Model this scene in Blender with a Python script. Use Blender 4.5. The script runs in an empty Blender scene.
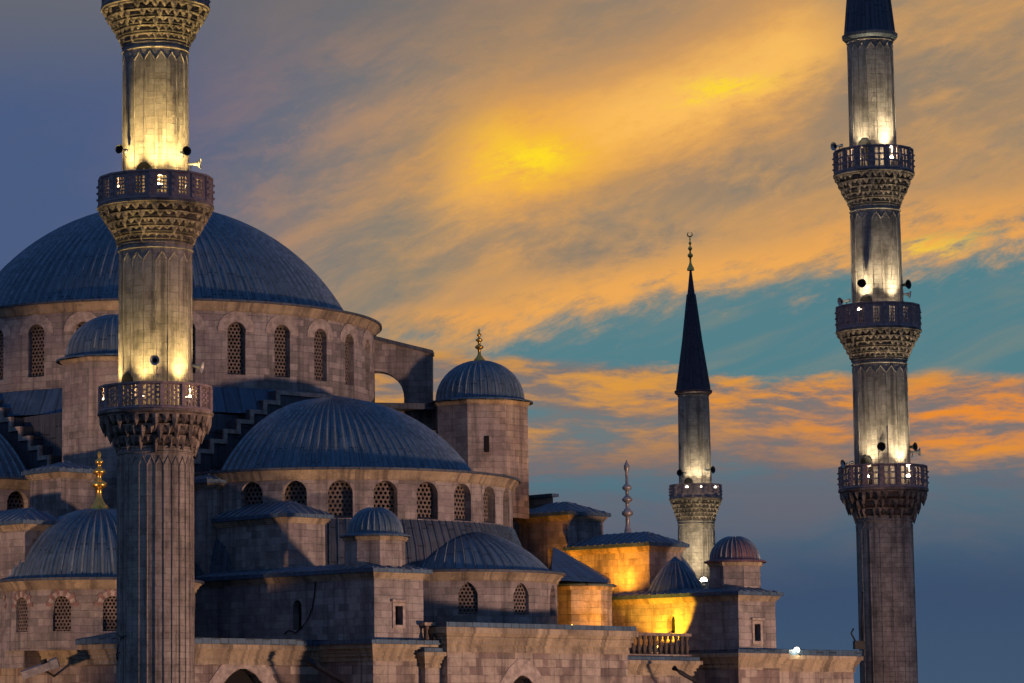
import bpy, bmesh, math, random
from mathutils import Vector, Matrix
random.seed(7)
C = bpy.context.scene.collection
sc = bpy.context.scene

# ------------------------------------------------------------------ camera
F, PX0, CY, TH, CAMZ = 3000.0, 156.0, 341.5, math.atan(373.5 / 3000.0), 16.0
cam_d = bpy.data.cameras.new('camera')
cam = bpy.data.objects.new('camera', cam_d); C.objects.link(cam)
cam_d.sensor_width = 36; cam_d.lens = F * 36 / 1024
cam_d.shift_x = (512 - PX0) / 1024
cam_d.clip_start = 1; cam_d.clip_end = 20000
cam.location = (0, 0, CAMZ); cam.rotation_euler = (math.pi / 2 + TH, 0, 0)
sc.camera = cam
CT, ST = math.cos(TH), math.sin(TH)

def W(px, py, Y):
    u = (px - PX0) / F; v = (CY - py) / F
    s = Y / (CT - v * ST)
    return Vector((u * s, Y, CAMZ + s * (ST + v * CT)))
def zat(py, Y): return W(0, py, Y).z
def mpp(Y, py=400): return Y / (CT - (CY - py) / F * ST) / F     # metres per pixel
def proj(p):
    z = p.z - CAMZ; zc = p.y * CT + z * ST; yc = -p.y * ST + z * CT
    return PX0 + F * p.x / zc, CY - F * yc / zc
def reach(p, d, px):
    k = (px - PX0) / F; z = p.z - CAMZ
    zc = p.y * CT + z * ST
    return (k * zc - p.x) / (d.x - k * d.y * CT)

# ------------------------------------------------------------------ view, render
sc.view_settings.view_transform = 'Standard'; sc.view_settings.look = 'None'
sc.view_settings.exposure = 0; sc.view_settings.gamma = 1
sc.cycles.use_denoising = True
sc.cycles.max_bounces = 5; sc.cycles.diffuse_bounces = 3; sc.cycles.glossy_bounces = 2
sc.cycles.sample_clamp_indirect = 4

def lin(h):
    h = h.lstrip('#'); o = []
    for i in (0, 2, 4):
        c = int(h[i:i + 2], 16) / 255
        o.append(c / 12.92 if c <= .04045 else ((c + .055) / 1.055) ** 2.4)
    return (*o, 1)

# ------------------------------------------------------------------ node expressions
class X:
    def __init__(s, nt, sock): s.nt, s.k = nt, sock
    def _m(s, op, o=None, o2=None, clamp=False):
        n = s.nt.nodes.new('ShaderNodeMath'); n.operation = op; n.use_clamp = clamp
        for i, v in enumerate((s, o, o2)):
            if v is None: continue
            if isinstance(v, X): s.nt.links.new(v.k, n.inputs[i])
            else: n.inputs[i].default_value = v
        return X(s.nt, n.outputs[0])
    def __add__(s, o): return s._m('ADD', o)
    __radd__ = __add__
    def __mul__(s, o): return s._m('MULTIPLY', o)
    __rmul__ = __mul__
    def __sub__(s, o): return s._m('SUBTRACT', o)
    def __rsub__(s, o): return (s * -1) + o
    def __truediv__(s, o): return s._m('DIVIDE', o)
    def pow(s, o): return s._m('POWER', o)
    def clamp(s): return s._m('ADD', 0.0, clamp=True)
    def gauss(s): return (s * s * -1.0)._m('EXPONENT')
    def step(s, a, b):
        n = s.nt.nodes.new('ShaderNodeMapRange'); n.interpolation_type = 'SMOOTHSTEP'
        s.nt.links.new(s.k, n.inputs[0])
        if a <= b:
            n.inputs[1].default_value, n.inputs[2].default_value = a, b
            n.inputs[3].default_value, n.inputs[4].default_value = 0, 1
        else:
            n.inputs[1].default_value, n.inputs[2].default_value = b, a
            n.inputs[3].default_value, n.inputs[4].default_value = 1, 0
        return X(s.nt, n.outputs[0])
def vec(nt, x, y, z):
    n = nt.nodes.new('ShaderNodeCombineXYZ')
    for i, v in enumerate((x, y, z)):
        if isinstance(v, X): nt.links.new(v.k, n.inputs[i])
        else: n.inputs[i].default_value = v
    return X(nt, n.outputs[0])
def noise(nt, v, scale, detail=6, rough=.55, dist=0):
    n = nt.nodes.new('ShaderNodeTexNoise')
    nt.links.new(v.k, n.inputs['Vector'])
    n.inputs['Scale'].default_value = scale; n.inputs['Detail'].default_value = detail
    n.inputs['Roughness'].default_value = rough; n.inputs['Distortion'].default_value = dist
    return X(nt, n.outputs[0])
def mixc(nt, f, a, b, mode='MIX'):
    n = nt.nodes.new('ShaderNodeMix'); n.data_type = 'RGBA'; n.blend_type = mode
    for i, v in ((0, f), (6, a), (7, b)):
        if isinstance(v, X): nt.links.new(v.k, n.inputs[i])
        elif i == 0: n.inputs[0].default_value = v
        else: n.inputs[i].default_value = lin(v) if isinstance(v, str) else v
    return X(nt, n.outputs[2])

# ------------------------------------------------------------------ sky (world directions: azimuth and elevation in milliradians from due north)
world = bpy.data.worlds.new('World'); sc.world = world; world.use_nodes = True
nt = world.node_tree; nt.nodes.clear()
tc = nt.nodes.new('ShaderNodeTexCoord'); sp = nt.nodes.new('ShaderNodeSeparateXYZ')
nt.links.new(tc.outputs['Generated'], sp.inputs[0])
dx, dy, dz = (X(nt, sp.outputs[i]) for i in range(3))
A = dx._m('ARCTAN2', dy) * 1000.0
E = dz._m('ARCSINE') * 1000.0
def aa(px): return math.atan((px - PX0) / F / (CT + .06 * ST)) * 1000
def ee(py): return (TH + math.atan((CY - py) / F)) * 1000
ME = 3.0                                           # picture pixels per milliradian here
ang = math.radians(17)
U = A * math.cos(ang) + E * math.sin(ang); V = E * math.cos(ang) - A * math.sin(ang)
cl = vec(nt, U * .010, V * .026, 3.3)              # tilted streaks
warp = noise(nt, vec(nt, A * .012, E * .02, 9.1), 1.0, 3)
cl2 = vec(nt, U * .010 + warp * .8, V * .030 + warp * .9, 1.7)
nA = noise(nt, cl2, 1.0, 8, .62)                   # broad
nB = noise(nt, vec(nt, U * .03 + warp * 1.2, V * .085 + warp, 5.5), 1.0, 8, .66)   # fine
nE = noise(nt, vec(nt, U * .075 + warp * 2.2, V * .17 + warp * 2.0, 4.4), 1.0, 8, .68)
Ab = A + (nB - .5) * 34.0 + (nE - .5) * 26.0; Eb = E + (nB - .5) * 15.0 + (nE - .5) * 16.0   # ragged outlines for the lit patches
hz = vec(nt, A * .011, E * .05 + warp * 1.3, 7.7)
nC = noise(nt, hz, 1.0, 8, .62)                    # level streaks of the low bank
nD = noise(nt, vec(nt, A * .035, E * .16 + warp * 1.6, 2.2), 1.0, 7, .65)
def lineE(px1, py1, px2, py2):                     # E minus the line through two points
    a1, e1, a2, e2 = aa(px1), ee(py1), aa(px2), ee(py2); k = (e2 - e1) / (a2 - a1)
    return E - (A * k + (e1 - k * a1))
def bump(px, py, sx, sy):
    return ((Ab - aa(px)) / (sx / ME)).gauss() * ((Eb - ee(py)) / (sy / ME)).gauss()
right = A.step(aa(120), aa(420))
# clear air: teal above, slate blue toward the horizon
clear = mixc(nt, E.step(ee(600), ee(430)), '#3a4f6c', '#537f89')
clear = mixc(nt, E.step(ee(700), ee(590)), '#40566f', clear)
mauve = (E - ee(505) + (nC - .5) * 14.0).__truediv__(17.0).gauss()
clear = mixc(nt, mauve * (nC.step(.3, .6)) * .75, clear, '#6b6570')
wisp = noise(nt, vec(nt, U * .012 + warp, V * .09 + warp * 1.5, 8.8), 1.0, 7, .6)
clear = mixc(nt, wisp.step(.46, .72) * E.step(ee(430), ee(380)) * .4, clear, '#8d8a78')
# low orange bank
top_e = lineE(520, 352, 1024, 385)
bankm = E.step(ee(510), ee(462)) * top_e.step(9, -9) * A.step(aa(230), aa(340))
lacun = bump(770, 372, 120, 20) * .22 + bump(600, 345, 90, 12) * .15
bank_d = (nC * .55 + nD * .5 + bankm * .42 - .62 + bump(610, 390, 130, 26) * .13 + bump(390, 388, 70, 30) * .3 + bump(950, 430, 170, 34) * .2 - lacun)
bank_f = bank_d.step(.10, .36) * bankm.step(.0, .3)
lit = (nD * 1.0 + nC * .55)
bank_c = mixc(nt, lit.step(.66, .98), '#7d7370', '#cf9247')
bank_c = mixc(nt, bump(600, 388, 150, 20) * lit.step(.68, .9) * .6, bank_c, '#e39d40')
bank_c = mixc(nt, bump(970, 428, 180, 36) * lit.step(.6, .9) * .9, bank_c, '#f38d22')
bank_c = mixc(nt, bump(780, 405, 110, 12) * lit.step(.66, .9) * .8, bank_c, '#ea9433')
bank_c = mixc(nt, E.step(ee(425), ee(482)) * A.step(aa(960), aa(760)) * .85, bank_c, '#77696a')
bank_c = mixc(nt, E.step(ee(462), ee(500)) * .9, bank_c, '#665f6c')
sky = mixc(nt, bank_f, clear, bank_c)
# upper cloud deck
bd = lineE(484, 340, 1024, 269) + (nA - .5) * 22.0 + (nB - .5) * 18.0
deck = (bd + (nE - .5) * 26.0).step(-6, 9)
body = mixc(nt, nA.step(.34, .64), '#857f72', '#b89064')
body = mixc(nt, (nB - .5 + nA * .4).step(.08, .42) * .55, body, '#d29d5f')
body = mixc(nt, nE.step(.5, .72) * .25, body, '#e2a366')
body = mixc(nt, nE.step(.46, .28) * nB.step(.62, .4) * .4, body, '#7b776f')
body = mixc(nt, (bump(720, 190, 130, 26) * .75 + bump(570, 262, 95, 20) * .8 + bump(820, 115, 70, 40) * .7 + bump(950, 110, 110, 60) * .5) * nB.step(.72, .42), body, '#77766f')
rim = (bd - 9.0).__truediv__(11.0).gauss() * nB.step(.30, .56) * A.step(aa(440), aa(560))
body = mixc(nt, rim * .9, body, '#f2ab54')
body = mixc(nt, (bump(480, 318, 70, 14) + bump(960, 240, 110, 26)).clamp() * nE.step(.3, .6) * .8, body, '#efa652')
# the sun behind the deck: a slanting glow
st = lineE(540, 160, 800, 74) + (nA - .5) * 14.0 + (nB - .5) * 18.0 + (nE - .5) * 14.0
env = A.step(aa(410), aa(520)) * A.step(aa(900), aa(790))
body = mixc(nt, ((st - 2.0) / 23.0).gauss() * env * nB.step(-.1, .45) * .9, body, '#eca653')
body = mixc(nt, ((st / 11.0).gauss() * env * nE.step(.05, .5) * .95), body, '#fdc060')
body = mixc(nt, bump(535, 160, 95, 44) * .7, body, '#eca23c')
core = bump(540, 164, 34, 13) * .95 + bump(500, 150, 40, 26) * .25 + bump(735, 97, 40, 8) * nB.step(.3, .5) * .8 + bump(940, 262, 34, 6) * .5
body = mixc(nt, (bump(545, 160, 62, 28) * .8).clamp(), body, '#f8bd3a')
body = mixc(nt, (core * nE.step(.1, .5)).clamp(), body, '#ffdc2a')
# west side darkens to slate
leftf = (A + (E - ee(200)) * -.55 + (nA - .5) * 22.0).step(aa(470), aa(40))
body = mixc(nt, leftf * .97, body, '#455a82')
topf = E.step(ee(130), ee(-20)) * A.step(aa(900), aa(420)) * .7
body = mixc(nt, topf, body, '#6f6d6c')
sky = mixc(nt, deck, sky, body)
# dusk dome behind and above the viewer
front = dy.step(.15, .75) * E.step(700, 330)
nish = nt.nodes.new('ShaderNodeTexSky'); nish.sky_type = 'NISHITA'; nish.sun_disc = False
SUN_EL, SUN_AZ = math.radians(10.5), math.radians(7.3)
nish.sun_elevation = math.radians(1.0); nish.sun_rotation = SUN_AZ
dusk = mixc(nt, dz.step(-.05, .8), '#3a5179', '#37598c')
back = mixc(nt, 1.0, dusk, mixc(nt, 1.0, X(nt, nish.outputs[0]), (.04, .04, .04, 1), 'MULTIPLY'), 'ADD')
low = dz.step(-.08, .0)
final = mixc(nt, front, back, sky)
final = mixc(nt, low, (.02, .022, .03, 1), final)
bg = nt.nodes.new('ShaderNodeBackground'); ow = nt.nodes.new('ShaderNodeOutputWorld')
nt.links.new(final.k, bg.inputs[0]); bg.inputs[1].default_value = 1.0
nt.links.new(bg.outputs[0], ow.inputs[0])

# ------------------------------------------------------------------ the sun behind the clouds, and the floodlights of the square
def look(o, tgt): o.rotation_euler = (Vector(tgt) - o.location).to_track_quat('-Z', 'Y').to_euler()
sl = bpy.data.lights.new('sun', 'SUN'); sl.energy = .25; sl.angle = math.radians(12); sl.color = (1, .66, .35)
so = bpy.data.objects.new('sun', sl); C.objects.link(so)
so.location = (60, 400, 120)
look(so, so.location - Vector((math.sin(SUN_AZ) * math.cos(SUN_EL), math.cos(SUN_AZ) * math.cos(SUN_EL), math.sin(SUN_EL))))
def spot(name, loc, tgt, watts, col, size=60, blend=.5, rad=.3, parent=None):
    l = bpy.data.lights.new(name, 'SPOT'); l.energy = watts; l.color = col
    l.spot_size = math.radians(size); l.spot_blend = blend; l.shadow_soft_size = rad
    o = bpy.data.objects.new(name, l); C.objects.link(o); o.location = loc; look(o, tgt)
    return o
spot('square_floodlight', (86, 102, 2), (3.6, 175, 21), 300000, (1, .59, .40), 45, .38, 3.5)
spot('square_floodlight', (-60, 100, 2), (-9, 160, 24), 135000, (1, .57, .34), 17, .25, 2.0)
# ------------------------------------------------------------------ materials
def material(name):
    m = bpy.data.materials.new(name); m.use_nodes = True
    nt = m.node_tree; return m, nt, nt.nodes['Principled BSDF']
def link(nt, v, sock): nt.links.new(v.k, sock)
def bumpn(nt, b, h, strength, dist):
    n = nt.nodes.new('ShaderNodeBump'); n.inputs['Strength'].default_value = strength
    n.inputs['Distance'].default_value = dist; nt.links.new(h.k, n.inputs['Height'])
    nt.links.new(n.outputs[0], b.inputs['Normal'])
def uvn(nt):
    t = nt.nodes.new('ShaderNodeTexCoord'); return X(nt, t.outputs['UV']), X(nt, t.outputs['Object'])
def brick(nt, v, bw, bh, mortar, c1, c2, cm, off=.5, smooth=.2):
    n = nt.nodes.new('ShaderNodeTexBrick'); nt.links.new(v.k, n.inputs['Vector'])
    n.inputs['Scale'].default_value = 1; n.inputs['Brick Width'].default_value = bw; n.inputs['Row Height'].default_value = bh
    n.inputs['Mortar Size'].default_value = mortar; n.inputs['Mortar Smooth'].default_value = smooth
    n.inputs['Color1'].default_value = c1; n.inputs['Color2'].default_value = c2; n.inputs['Mortar'].default_value = cm
    n.offset = off; n.squash = 1.35; n.squash_frequency = 3
    return X(nt, n.outputs[0]), X(nt, n.outputs[1])
def stone(name, base, alt, dark, bw=.8, bh=.36, mortar=.010, grime=.6, streak=.5, patch=.6):
    m, nt, b = material(name); uv, ob = uvn(nt)
    s = nt.nodes.new('ShaderNodeSeparateXYZ'); nt.links.new(uv.k, s.inputs[0])
    u, v = X(nt, s.outputs[0]), X(nt, s.outputs[1])
    wv = noise(nt, ob, .55, 2) - .5; wz = noise(nt, ob, 1.3, 3) - .5
    q = vec(nt, u + wv * .5, v + wz * .10, 0.0)
    c, f = brick(nt, q, bw, bh, mortar, base, alt, tuple(x * .62 for x in base[:3]) + (1,))
    c2, _ = brick(nt, vec(nt, u + .37, v, 0.0), bw, bh, 0, (0, 0, 0, 1), (1, 1, 1, 1), (0, 0, 0, 1))
    big = noise(nt, ob, .22, 4, .6)
    # runs of replaced, darker blocks
    sel = (c2 * .55 + big * 1.1).step(.78, .86)
    c = mixc(nt, sel * patch, c, alt)
    sel2 = (c2 * -.55 + noise(nt, ob, .16, 3) * 1.2).step(.44, .52)
    c = mixc(nt, sel2 * patch * .75, c, dark)
    sel3 = (c2 * .6 + noise(nt, ob, .3, 3) * .9).step(.86, .92)
    c = mixc(nt, sel3 * patch * .6, c, tuple(min(1, x * 1.35) for x in base[:3]) + (1,))
    # rain streaks and soot
    st = noise(nt, vec(nt, u * 2.2, v * .16, 4.0), 1.0, 5, .62)
    c = mixc(nt, st.step(.52, .74) * streak, c, dark)
    g = noise(nt, ob, .9, 8, .68)
    c = mixc(nt, g.step(.43, .70) * grime, c, tuple(x * .5 for x in dark[:3]) + (1,))
    fine = noise(nt, ob, 7, 6, .7)
    c = mixc(nt, .5, c, mixc(nt, fine, (.22, .22, .23, 1), (1.72, 1.7, 1.68, 1)), 'MULTIPLY')
    run = noise(nt, vec(nt, u * 1.1, v * .05, 8.0), 1.0, 6, .7)
    c = mixc(nt, run.step(.50, .62) * streak * .7, c, tuple(x * .55 for x in dark[:3]) + (1,))
    link(nt, c, b.inputs['Base Color']); b.inputs['Roughness'].default_value = .88
    bumpn(nt, b, f * -1.0 + fine * .5 + g * .5 + c2 * .45, .8, .07)
    return m
def lead(name, base, lap=1.7, row=1.0, metal=.35, tint=None):
    m, nt, b = material(name); uv, ob = uvn(nt)
    c, f = brick(nt, uv, lap, row, .04, base, tuple(x * .72 for x in base[:3]) + (1,), tuple(x * .25 for x in base[:3]) + (1,), .12, .1)
    g = noise(nt, ob, .8, 6, .65)
    c = mixc(nt, g.step(.45, .75) * .55, c, tint or tuple(x * 1.45 for x in base[:3]) + (1,))
    s = nt.nodes.new('ShaderNodeSeparateXYZ'); nt.links.new(uv.k, s.inputs[0])
    st = noise(nt, vec(nt, X(nt, s.outputs[0]) * .35, X(nt, s.outputs[1]) * 5.0, 0.0), 1.0, 4)
    c = mixc(nt, st.step(.46, .68) * .6, c, tuple(x * .4 for x in base[:3]) + (1,))
    st2 = noise(nt, vec(nt, X(nt, s.outputs[0]) * .6, X(nt, s.outputs[1]) * 3.0, 6.0), 1.0, 6, .7)
    c = mixc(nt, st2.step(.55, .75) * .55, c, tuple(min(1, x * 2.1) for x in base[:3]) + (1,))
    link(nt, c, b.inputs['Base Color']); b.inputs['Metallic'].default_value = metal
    link(nt, g * .3 + .42, b.inputs['Roughness'])
    bumpn(nt, b, f * -1.0 + g * .5, .5, .05)
    return m
def plain(name, col, rough=.6, metal=0, var=.35, scale=3.0):
    m, nt, b = material(name); uv, ob = uvn(nt)
    n = noise(nt, ob, scale, 6, .65)
    c = mixc(nt, n.step(.3, .75), tuple(x * (1 - var) for x in col) + (1,), tuple(min(1, x * (1 + var)) for x in col) + (1,))
    link(nt, c, b.inputs['Base Color']); b.inputs['Roughness'].default_value = rough; b.inputs['Metallic'].default_value = metal
    bumpn(nt, b, n, .3, .02)
    return m
def glow_mat(name, col, power):
    m, nt, b = material(name); b.inputs['Emission Color'].default_value = (*col, 1); b.inputs['Emission Strength'].default_value = power
    b.inputs['Base Color'].default_value = (.8, .8, .8, 1)
    return m
M = dict(
    wall=stone('ashlar limestone', (.40, .36, .32, 1), (.28, .235, .225, 1), (.13, .12, .115, 1), .85, .38, .008, .5, .8, .7),
    lower=stone('weathered ashlar', (.45, .39, .315, 1), (.25, .19, .165, 1), (.14, .11, .10, 1), .95, .42, .010, .5, .75, .9),
    trim=stone('cornice limestone', (.46, .375, .25, 1), (.36, .29, .195, 1), (.13, .105, .085, 1), 1.3, 2.0, .01, .55, .9),  # yellow base carries the warm light seen on the cornices
    shaft=stone('minaret limestone', (.44, .38, .31, 1), (.33, .27, .23, 1), (.10, .085, .075, 1), .62, .3, .008, .62, .95, .3),
    carved=stone('carved limestone', (.42, .33, .25, 1), (.32, .25, .2, 1), (.10, .08, .075, 1), .6, .5, .01, .9, .8),
    carvedshade=stone('soot and shade carved stone', (.16, .125, .10, 1), (.12, .09, .075, 1), (.05, .04, .035, 1), .6, .5, .01, .9, .8),  # sooty, and darkened further as painted shade for corbel cavities and balusters
    marble=plain('parapet marble', (.31, .22, .21), .7, 0, .3, 4),
    redstone=plain('red voussoir stone', (.25, .155, .135), .85),
    palestone=plain('pale voussoir stone', (.40, .335, .285), .85),
    lead=lead('dome lead', (.12, .185, .235, 1)),
    leadroof=lead('roof lead', (.075, .135, .205, 1), 2.2, 1.0, .35),
    leadpurple=lead('purple brown lead', (.085, .055, .07, 1)),
    leadred=lead('reddened lead', (.22, .12, .125, 1)),
    leaddark=lead('old dark lead', (.085, .10, .125, 1), 2.0, 1.0, .2),
    rib=plain('lead seam', (.20, .26, .31), .5, .35),
    gold=plain('gilded copper', (.80, .50, .12), .32, .9, .25, 2),
    finial=plain('weathered lead finial', (.36, .33, .31), .45, .5),
    grille=plain('plaster grille', (.17, .135, .115), .85),
    pane=plain('dark glass', (.012, .014, .018), .25),
    dark=plain('unlit interior', (.0025, .002, .002), .9),
    horn=plain('painted horn metal', (.55, .54, .50), .45, .2),
    black=plain('black painted metal', (.02, .02, .022), .5, .3),
    grey=plain('grey painted metal', (.23, .23, .25), .55, .2),
    iron=plain('iron', (.04, .038, .036), .6, .5),
    bark=plain('bark', (.05, .04, .032), .9),
    warm=glow_mat('warm lamp glass', (1, .78, .42), 10),
    white=glow_mat('white lamp glass', (1, .88, .66), 10),
    sodium=glow_mat('sodium lamp glass', (1, .50, .08), 10),
)

# ------------------------------------------------------------------ mesh builder
class MB:
    def __init__(s): s.v, s.f, s.uv, s.mi, s.sm = [], [], [], [], []
    def face(s, pts, uvs=None, mi=0, smooth=False):
        i = len(s.v); s.v += [tuple(p) for p in pts]; s.f.append(tuple(range(i, i + len(pts))))
        s.uv.append(uvs); s.mi.append(mi); s.sm.append(smooth)
    def box(s, o, ex, ey, ez, mi=0):                # corner and three edge vectors
        o = Vector(o); ex, ey, ez = Vector(ex), Vector(ey), Vector(ez)
        p = [o, o + ex, o + ex + ey, o + ey]; q = [a + ez for a in p]
        s.face(p[::-1], None, mi); s.face(q, None, mi)
        for i in range(4):
            j = (i + 1) % 4; s.face([p[i], p[j], q[j], q[i]], None, mi)
    def slab(s, c, hx, hy, hz, mi=0):
        s.box(Vector(c) - Vector((hx, hy, hz)), (2 * hx, 0, 0), (0, 2 * hy, 0), (0, 0, 2 * hz), mi)
    def lathe(s, c, prof, n=32, a0=0, a1=2 * math.pi, smooth=True, mi=0, flute=0, flute_d=0, uv='stone', rows=None, cap=False):
        # prof: (radius, z) from bottom to top; angle 0 faces south (the viewer), growing to the east
        c = Vector(c); L = [0]
        for k in range(1, len(prof)): L.append(L[-1] + math.hypot(prof[k][0] - prof[k - 1][0], prof[k][1] - prof[k - 1][1]))
        R = max(p[0] for p in prof)
        def pt(k, i):
            t = a0 + (a1 - a0) * i / n; r = prof[k][0]
            if flute:
                w = (t / (2 * math.pi) * flute) % 1.0
                r -= flute_d * (1 if .25 < w < .75 else 0)
            return c + Vector((r * math.sin(t), -r * math.cos(t), prof[k][1]))
        for k in range(len(prof) - 1):
            for i in range(n):
                t0, t1 = a0 + (a1 - a0) * i / n, a0 + (a1 - a0) * (i + 1) / n
                if uv == 'lead':
                    rr = (rows or n) / (2 * math.pi)
                    q = [(L[k], t0 * rr), (L[k], t1 * rr), (L[k + 1], t1 * rr), (L[k + 1], t0 * rr)]
                else:
                    q = [(t0 * R, prof[k][1]), (t1 * R, prof[k][1]), (t1 * R, prof[k + 1][1]), (t0 * R, prof[k + 1][1])]
                    if abs(prof[k + 1][1] - prof[k][1]) < 1e-4: q = [(t0 * R, L[k]), (t1 * R, L[k]), (t1 * R, L[k + 1]), (t0 * R, L[k + 1])]
                P = [pt(k, i), pt(k, i + 1), pt(k + 1, i + 1), pt(k + 1, i)]
                if prof[k + 1][0] < 1e-5: P, q = P[:3], q[:3]
                elif prof[k][0] < 1e-5: P, q = [P[0], P[2], P[3]], [q[0], q[2], q[3]]
                s.face(P, q, mi, smooth)
        if cap:
            s.face([pt(len(prof) - 1, i) for i in range(n)], None, mi)
    def ribs(s, c, prof, n, a0, a1, w, h, mi=0):     # raised seams down a dome
        c = Vector(c)
        for i in range(n):
            t = a0 + (a1 - a0) * (i + .5) / n
            for k in range(len(prof) - 1):
                (r0, z0), (r1, z1) = prof[k], prof[k + 1]
                if r1 < w * n / 6: break
                d = Vector((z1 - z0, r0 - r1)); d.normalize()
                def P(r, z, dt, e): 
                    rr = r + d.x * e
                    tt = t + dt / max(r, .05)
                    return c + Vector((rr * math.sin(tt), -rr * math.cos(tt), z + d.y * e))
                a = [P(r0, z0, -w, -.01), P(r0, z0, 0, h), P(r0, z0, w, -.01)]
                b = [P(r1, z1, -w, -.01), P(r1, z1, 0, h), P(r1, z1, w, -.01)]
                s.face([a[0], a[1], b[1], b[0]], None, mi); s.face([a[1], a[2], b[2], b[1]], None, mi)
    def tube(s, pts, r, n=6, mi=0):
        pts = [Vector(p) for p in pts]; rings = []
        for k, p in enumerate(pts):
            d = (pts[min(k + 1, len(pts) - 1)] - pts[max(k - 1, 0)]).normalized()
            x = d.orthogonal().normalized(); y = d.cross(x); rk = r[k] if isinstance(r, (list, tuple)) else r
            rings.append([p + (x * math.cos(2 * math.pi * i / n) + y * math.sin(2 * math.pi * i / n)) * rk for i in range(n)])
        for k in range(len(pts) - 1):
            for i in range(n):
                j = (i + 1) % n; s.face([rings[k][i], rings[k][j], rings[k + 1][j], rings[k + 1][i]], None, mi, True)
        s.face(rings[0][::-1], None, mi); s.face(rings[-1], None, mi)
    def build(s, name, mats, parent=None, lead=False, merge=True, loc=None):
        me = bpy.data.meshes.new(name); me.from_pydata(s.v, [], s.f)
        for m in (mats if isinstance(mats, (list, tuple)) else [mats]): me.materials.append(m)
        ul = me.uv_layers.new(name='uv'); up = Vector((0, 0, 1))
        for p, q, mi, sm in zip(me.polygons, s.uv, s.mi, s.sm):
            p.material_index = mi; p.use_smooth = sm
            if q is None:
                n = p.normal; h = up.cross(n)
                if h.length < 1e-3: h = Vector((1, 0, 0))
                h.normalize(); w = n.cross(h)
                for li, vi in zip(p.loop_indices, p.vertices):
                    co = me.vertices[vi].co; a, b = co.dot(h), co.dot(w)
                    if abs(n.z) < .05: b = co.z
                    ul.data[li].uv = (b, a / .55) if lead else (a, b)
            else:
                for li, c in zip(p.loop_indices, q): ul.data[li].uv = c
        bm = bmesh.new(); bm.from_mesh(me)
        if merge: bmesh.ops.remove_doubles(bm, verts=bm.verts, dist=2e-4)
        bmesh.ops.recalc_face_normals(bm, faces=bm.faces)
        bm.to_mesh(me); bm.free()
        o = bpy.data.objects.new(name, me); C.objects.link(o)
        if parent is not None: attach(o, parent)
        return o
def attach(o, parent):
    o.parent = parent
    if parent.type == 'EMPTY' and 'base' in parent: o.matrix_parent_inverse = Matrix.Translation(-Vector(parent['base']))
def thing(name, label, cat, loc, group=None, world_parts=True):
    o = bpy.data.objects.new(name, None); C.objects.link(o); o.location = loc; o.empty_display_size = .3
    if world_parts: o['base'] = tuple(loc)
    return tag(o, label, cat, group)
def tag(o, label=None, cat=None, group=None, kind=None):
    for k, v in (('label', label), ('category', cat), ('group', group), ('kind', kind)):
        if v: o[k] = v
    return o

# ------------------------------------------------------------------ walls with openings
def plane_map(o, t, n):                             # s along t, d inward
    o, t, n = Vector(o), Vector(t), Vector(n)
    return lambda s, z, d=0: Vector((o.x + t.x * s - n.x * d, o.y + t.y * s - n.y * d, z))
def cyl_map(c, R):
    c = Vector(c)
    return lambda s, z, d=0: Vector((c.x + (R - d) * math.sin(s / R), c.y - (R - d) * math.cos(s / R), z))
def outline(o, grow=0, n=10):                       # opening outline from its lower left round to its lower right
    w = o['w'] / 2 + grow; z1 = o['z1'] + grow; z0 = o['z0'] - grow; s = o['s']; kind = o.get('kind', 'arch')
    if kind == 'rect': return [(s - w, z0), (s - w, z1), (s + w, z1), (s + w, z0)]
    h = w * (1.25 if kind == 'pointed' else 1.0); P = [(s - w, z0)]
    for i in range(n + 1):
        t = math.pi * (1 - i / n); x = math.cos(t); y = math.sin(t)
        if kind == 'pointed': y = (1 - abs(x) ** 1.55) ** .72
        P.append((s + w * x, z1 - h + h * y))
    return P + [(s + w, z0)]
def wall(mb, mp, s0, s1, z0, z1, ops=(), depth=.35, seg=0, mi=0):
    def quad(a, b, c, d): 
        mb.face([mp(*a), mp(*b), mp(*c), mp(*d)], [a[:2], b[:2], c[:2], d[:2]], mi, False)
    def strip(a, b, za, zb):
        n = max(1, int(math.ceil((b - a) / seg))) if seg else 1
        for i in range(n):
            x, y = a + (b - a) * i / n, a + (b - a) * (i + 1) / n
            if y - x > 1e-5: quad((x, za), (y, za), (y, zb), (x, zb))
    cur = s0
    for o in sorted(ops, key=lambda q: q['s']):
        P = outline(o); l, r = P[0][0], P[-1][0]
        strip(cur, l, z0, z1); strip(l, r, z0, o['z0'])
        top = P[1:-1]
        for a, b in zip(top, top[1:]): quad(a, b, (b[0], z1), (a[0], z1))
        ring = P + [P[0]]
        for a, b in zip(ring, ring[1:]):
            mb.face([mp(a[0], a[1], 0), mp(b[0], b[1], 0), mp(b[0], b[1], depth), mp(a[0], a[1], depth)], None, mi)
        cur = r
    strip(cur, s1, z0, z1)
def inside(o, s, z, g):
    w = o['w'] / 2 + g; h = o['w'] / 2 * (1.25 if o.get('kind') == 'pointed' else 1)
    if o.get('kind') == 'rect': return abs(s - o['s']) < w and o['z0'] - g < z < o['z1'] + g
    if abs(s - o['s']) > w or z < o['z0'] - g: return False
    zs = o['z1'] - h
    if z <= zs: return True
    x = abs(s - o['s']) / w; y = (z - zs) / (h + g)
    return x ** 1.9 + y ** 1.9 < 1
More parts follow.
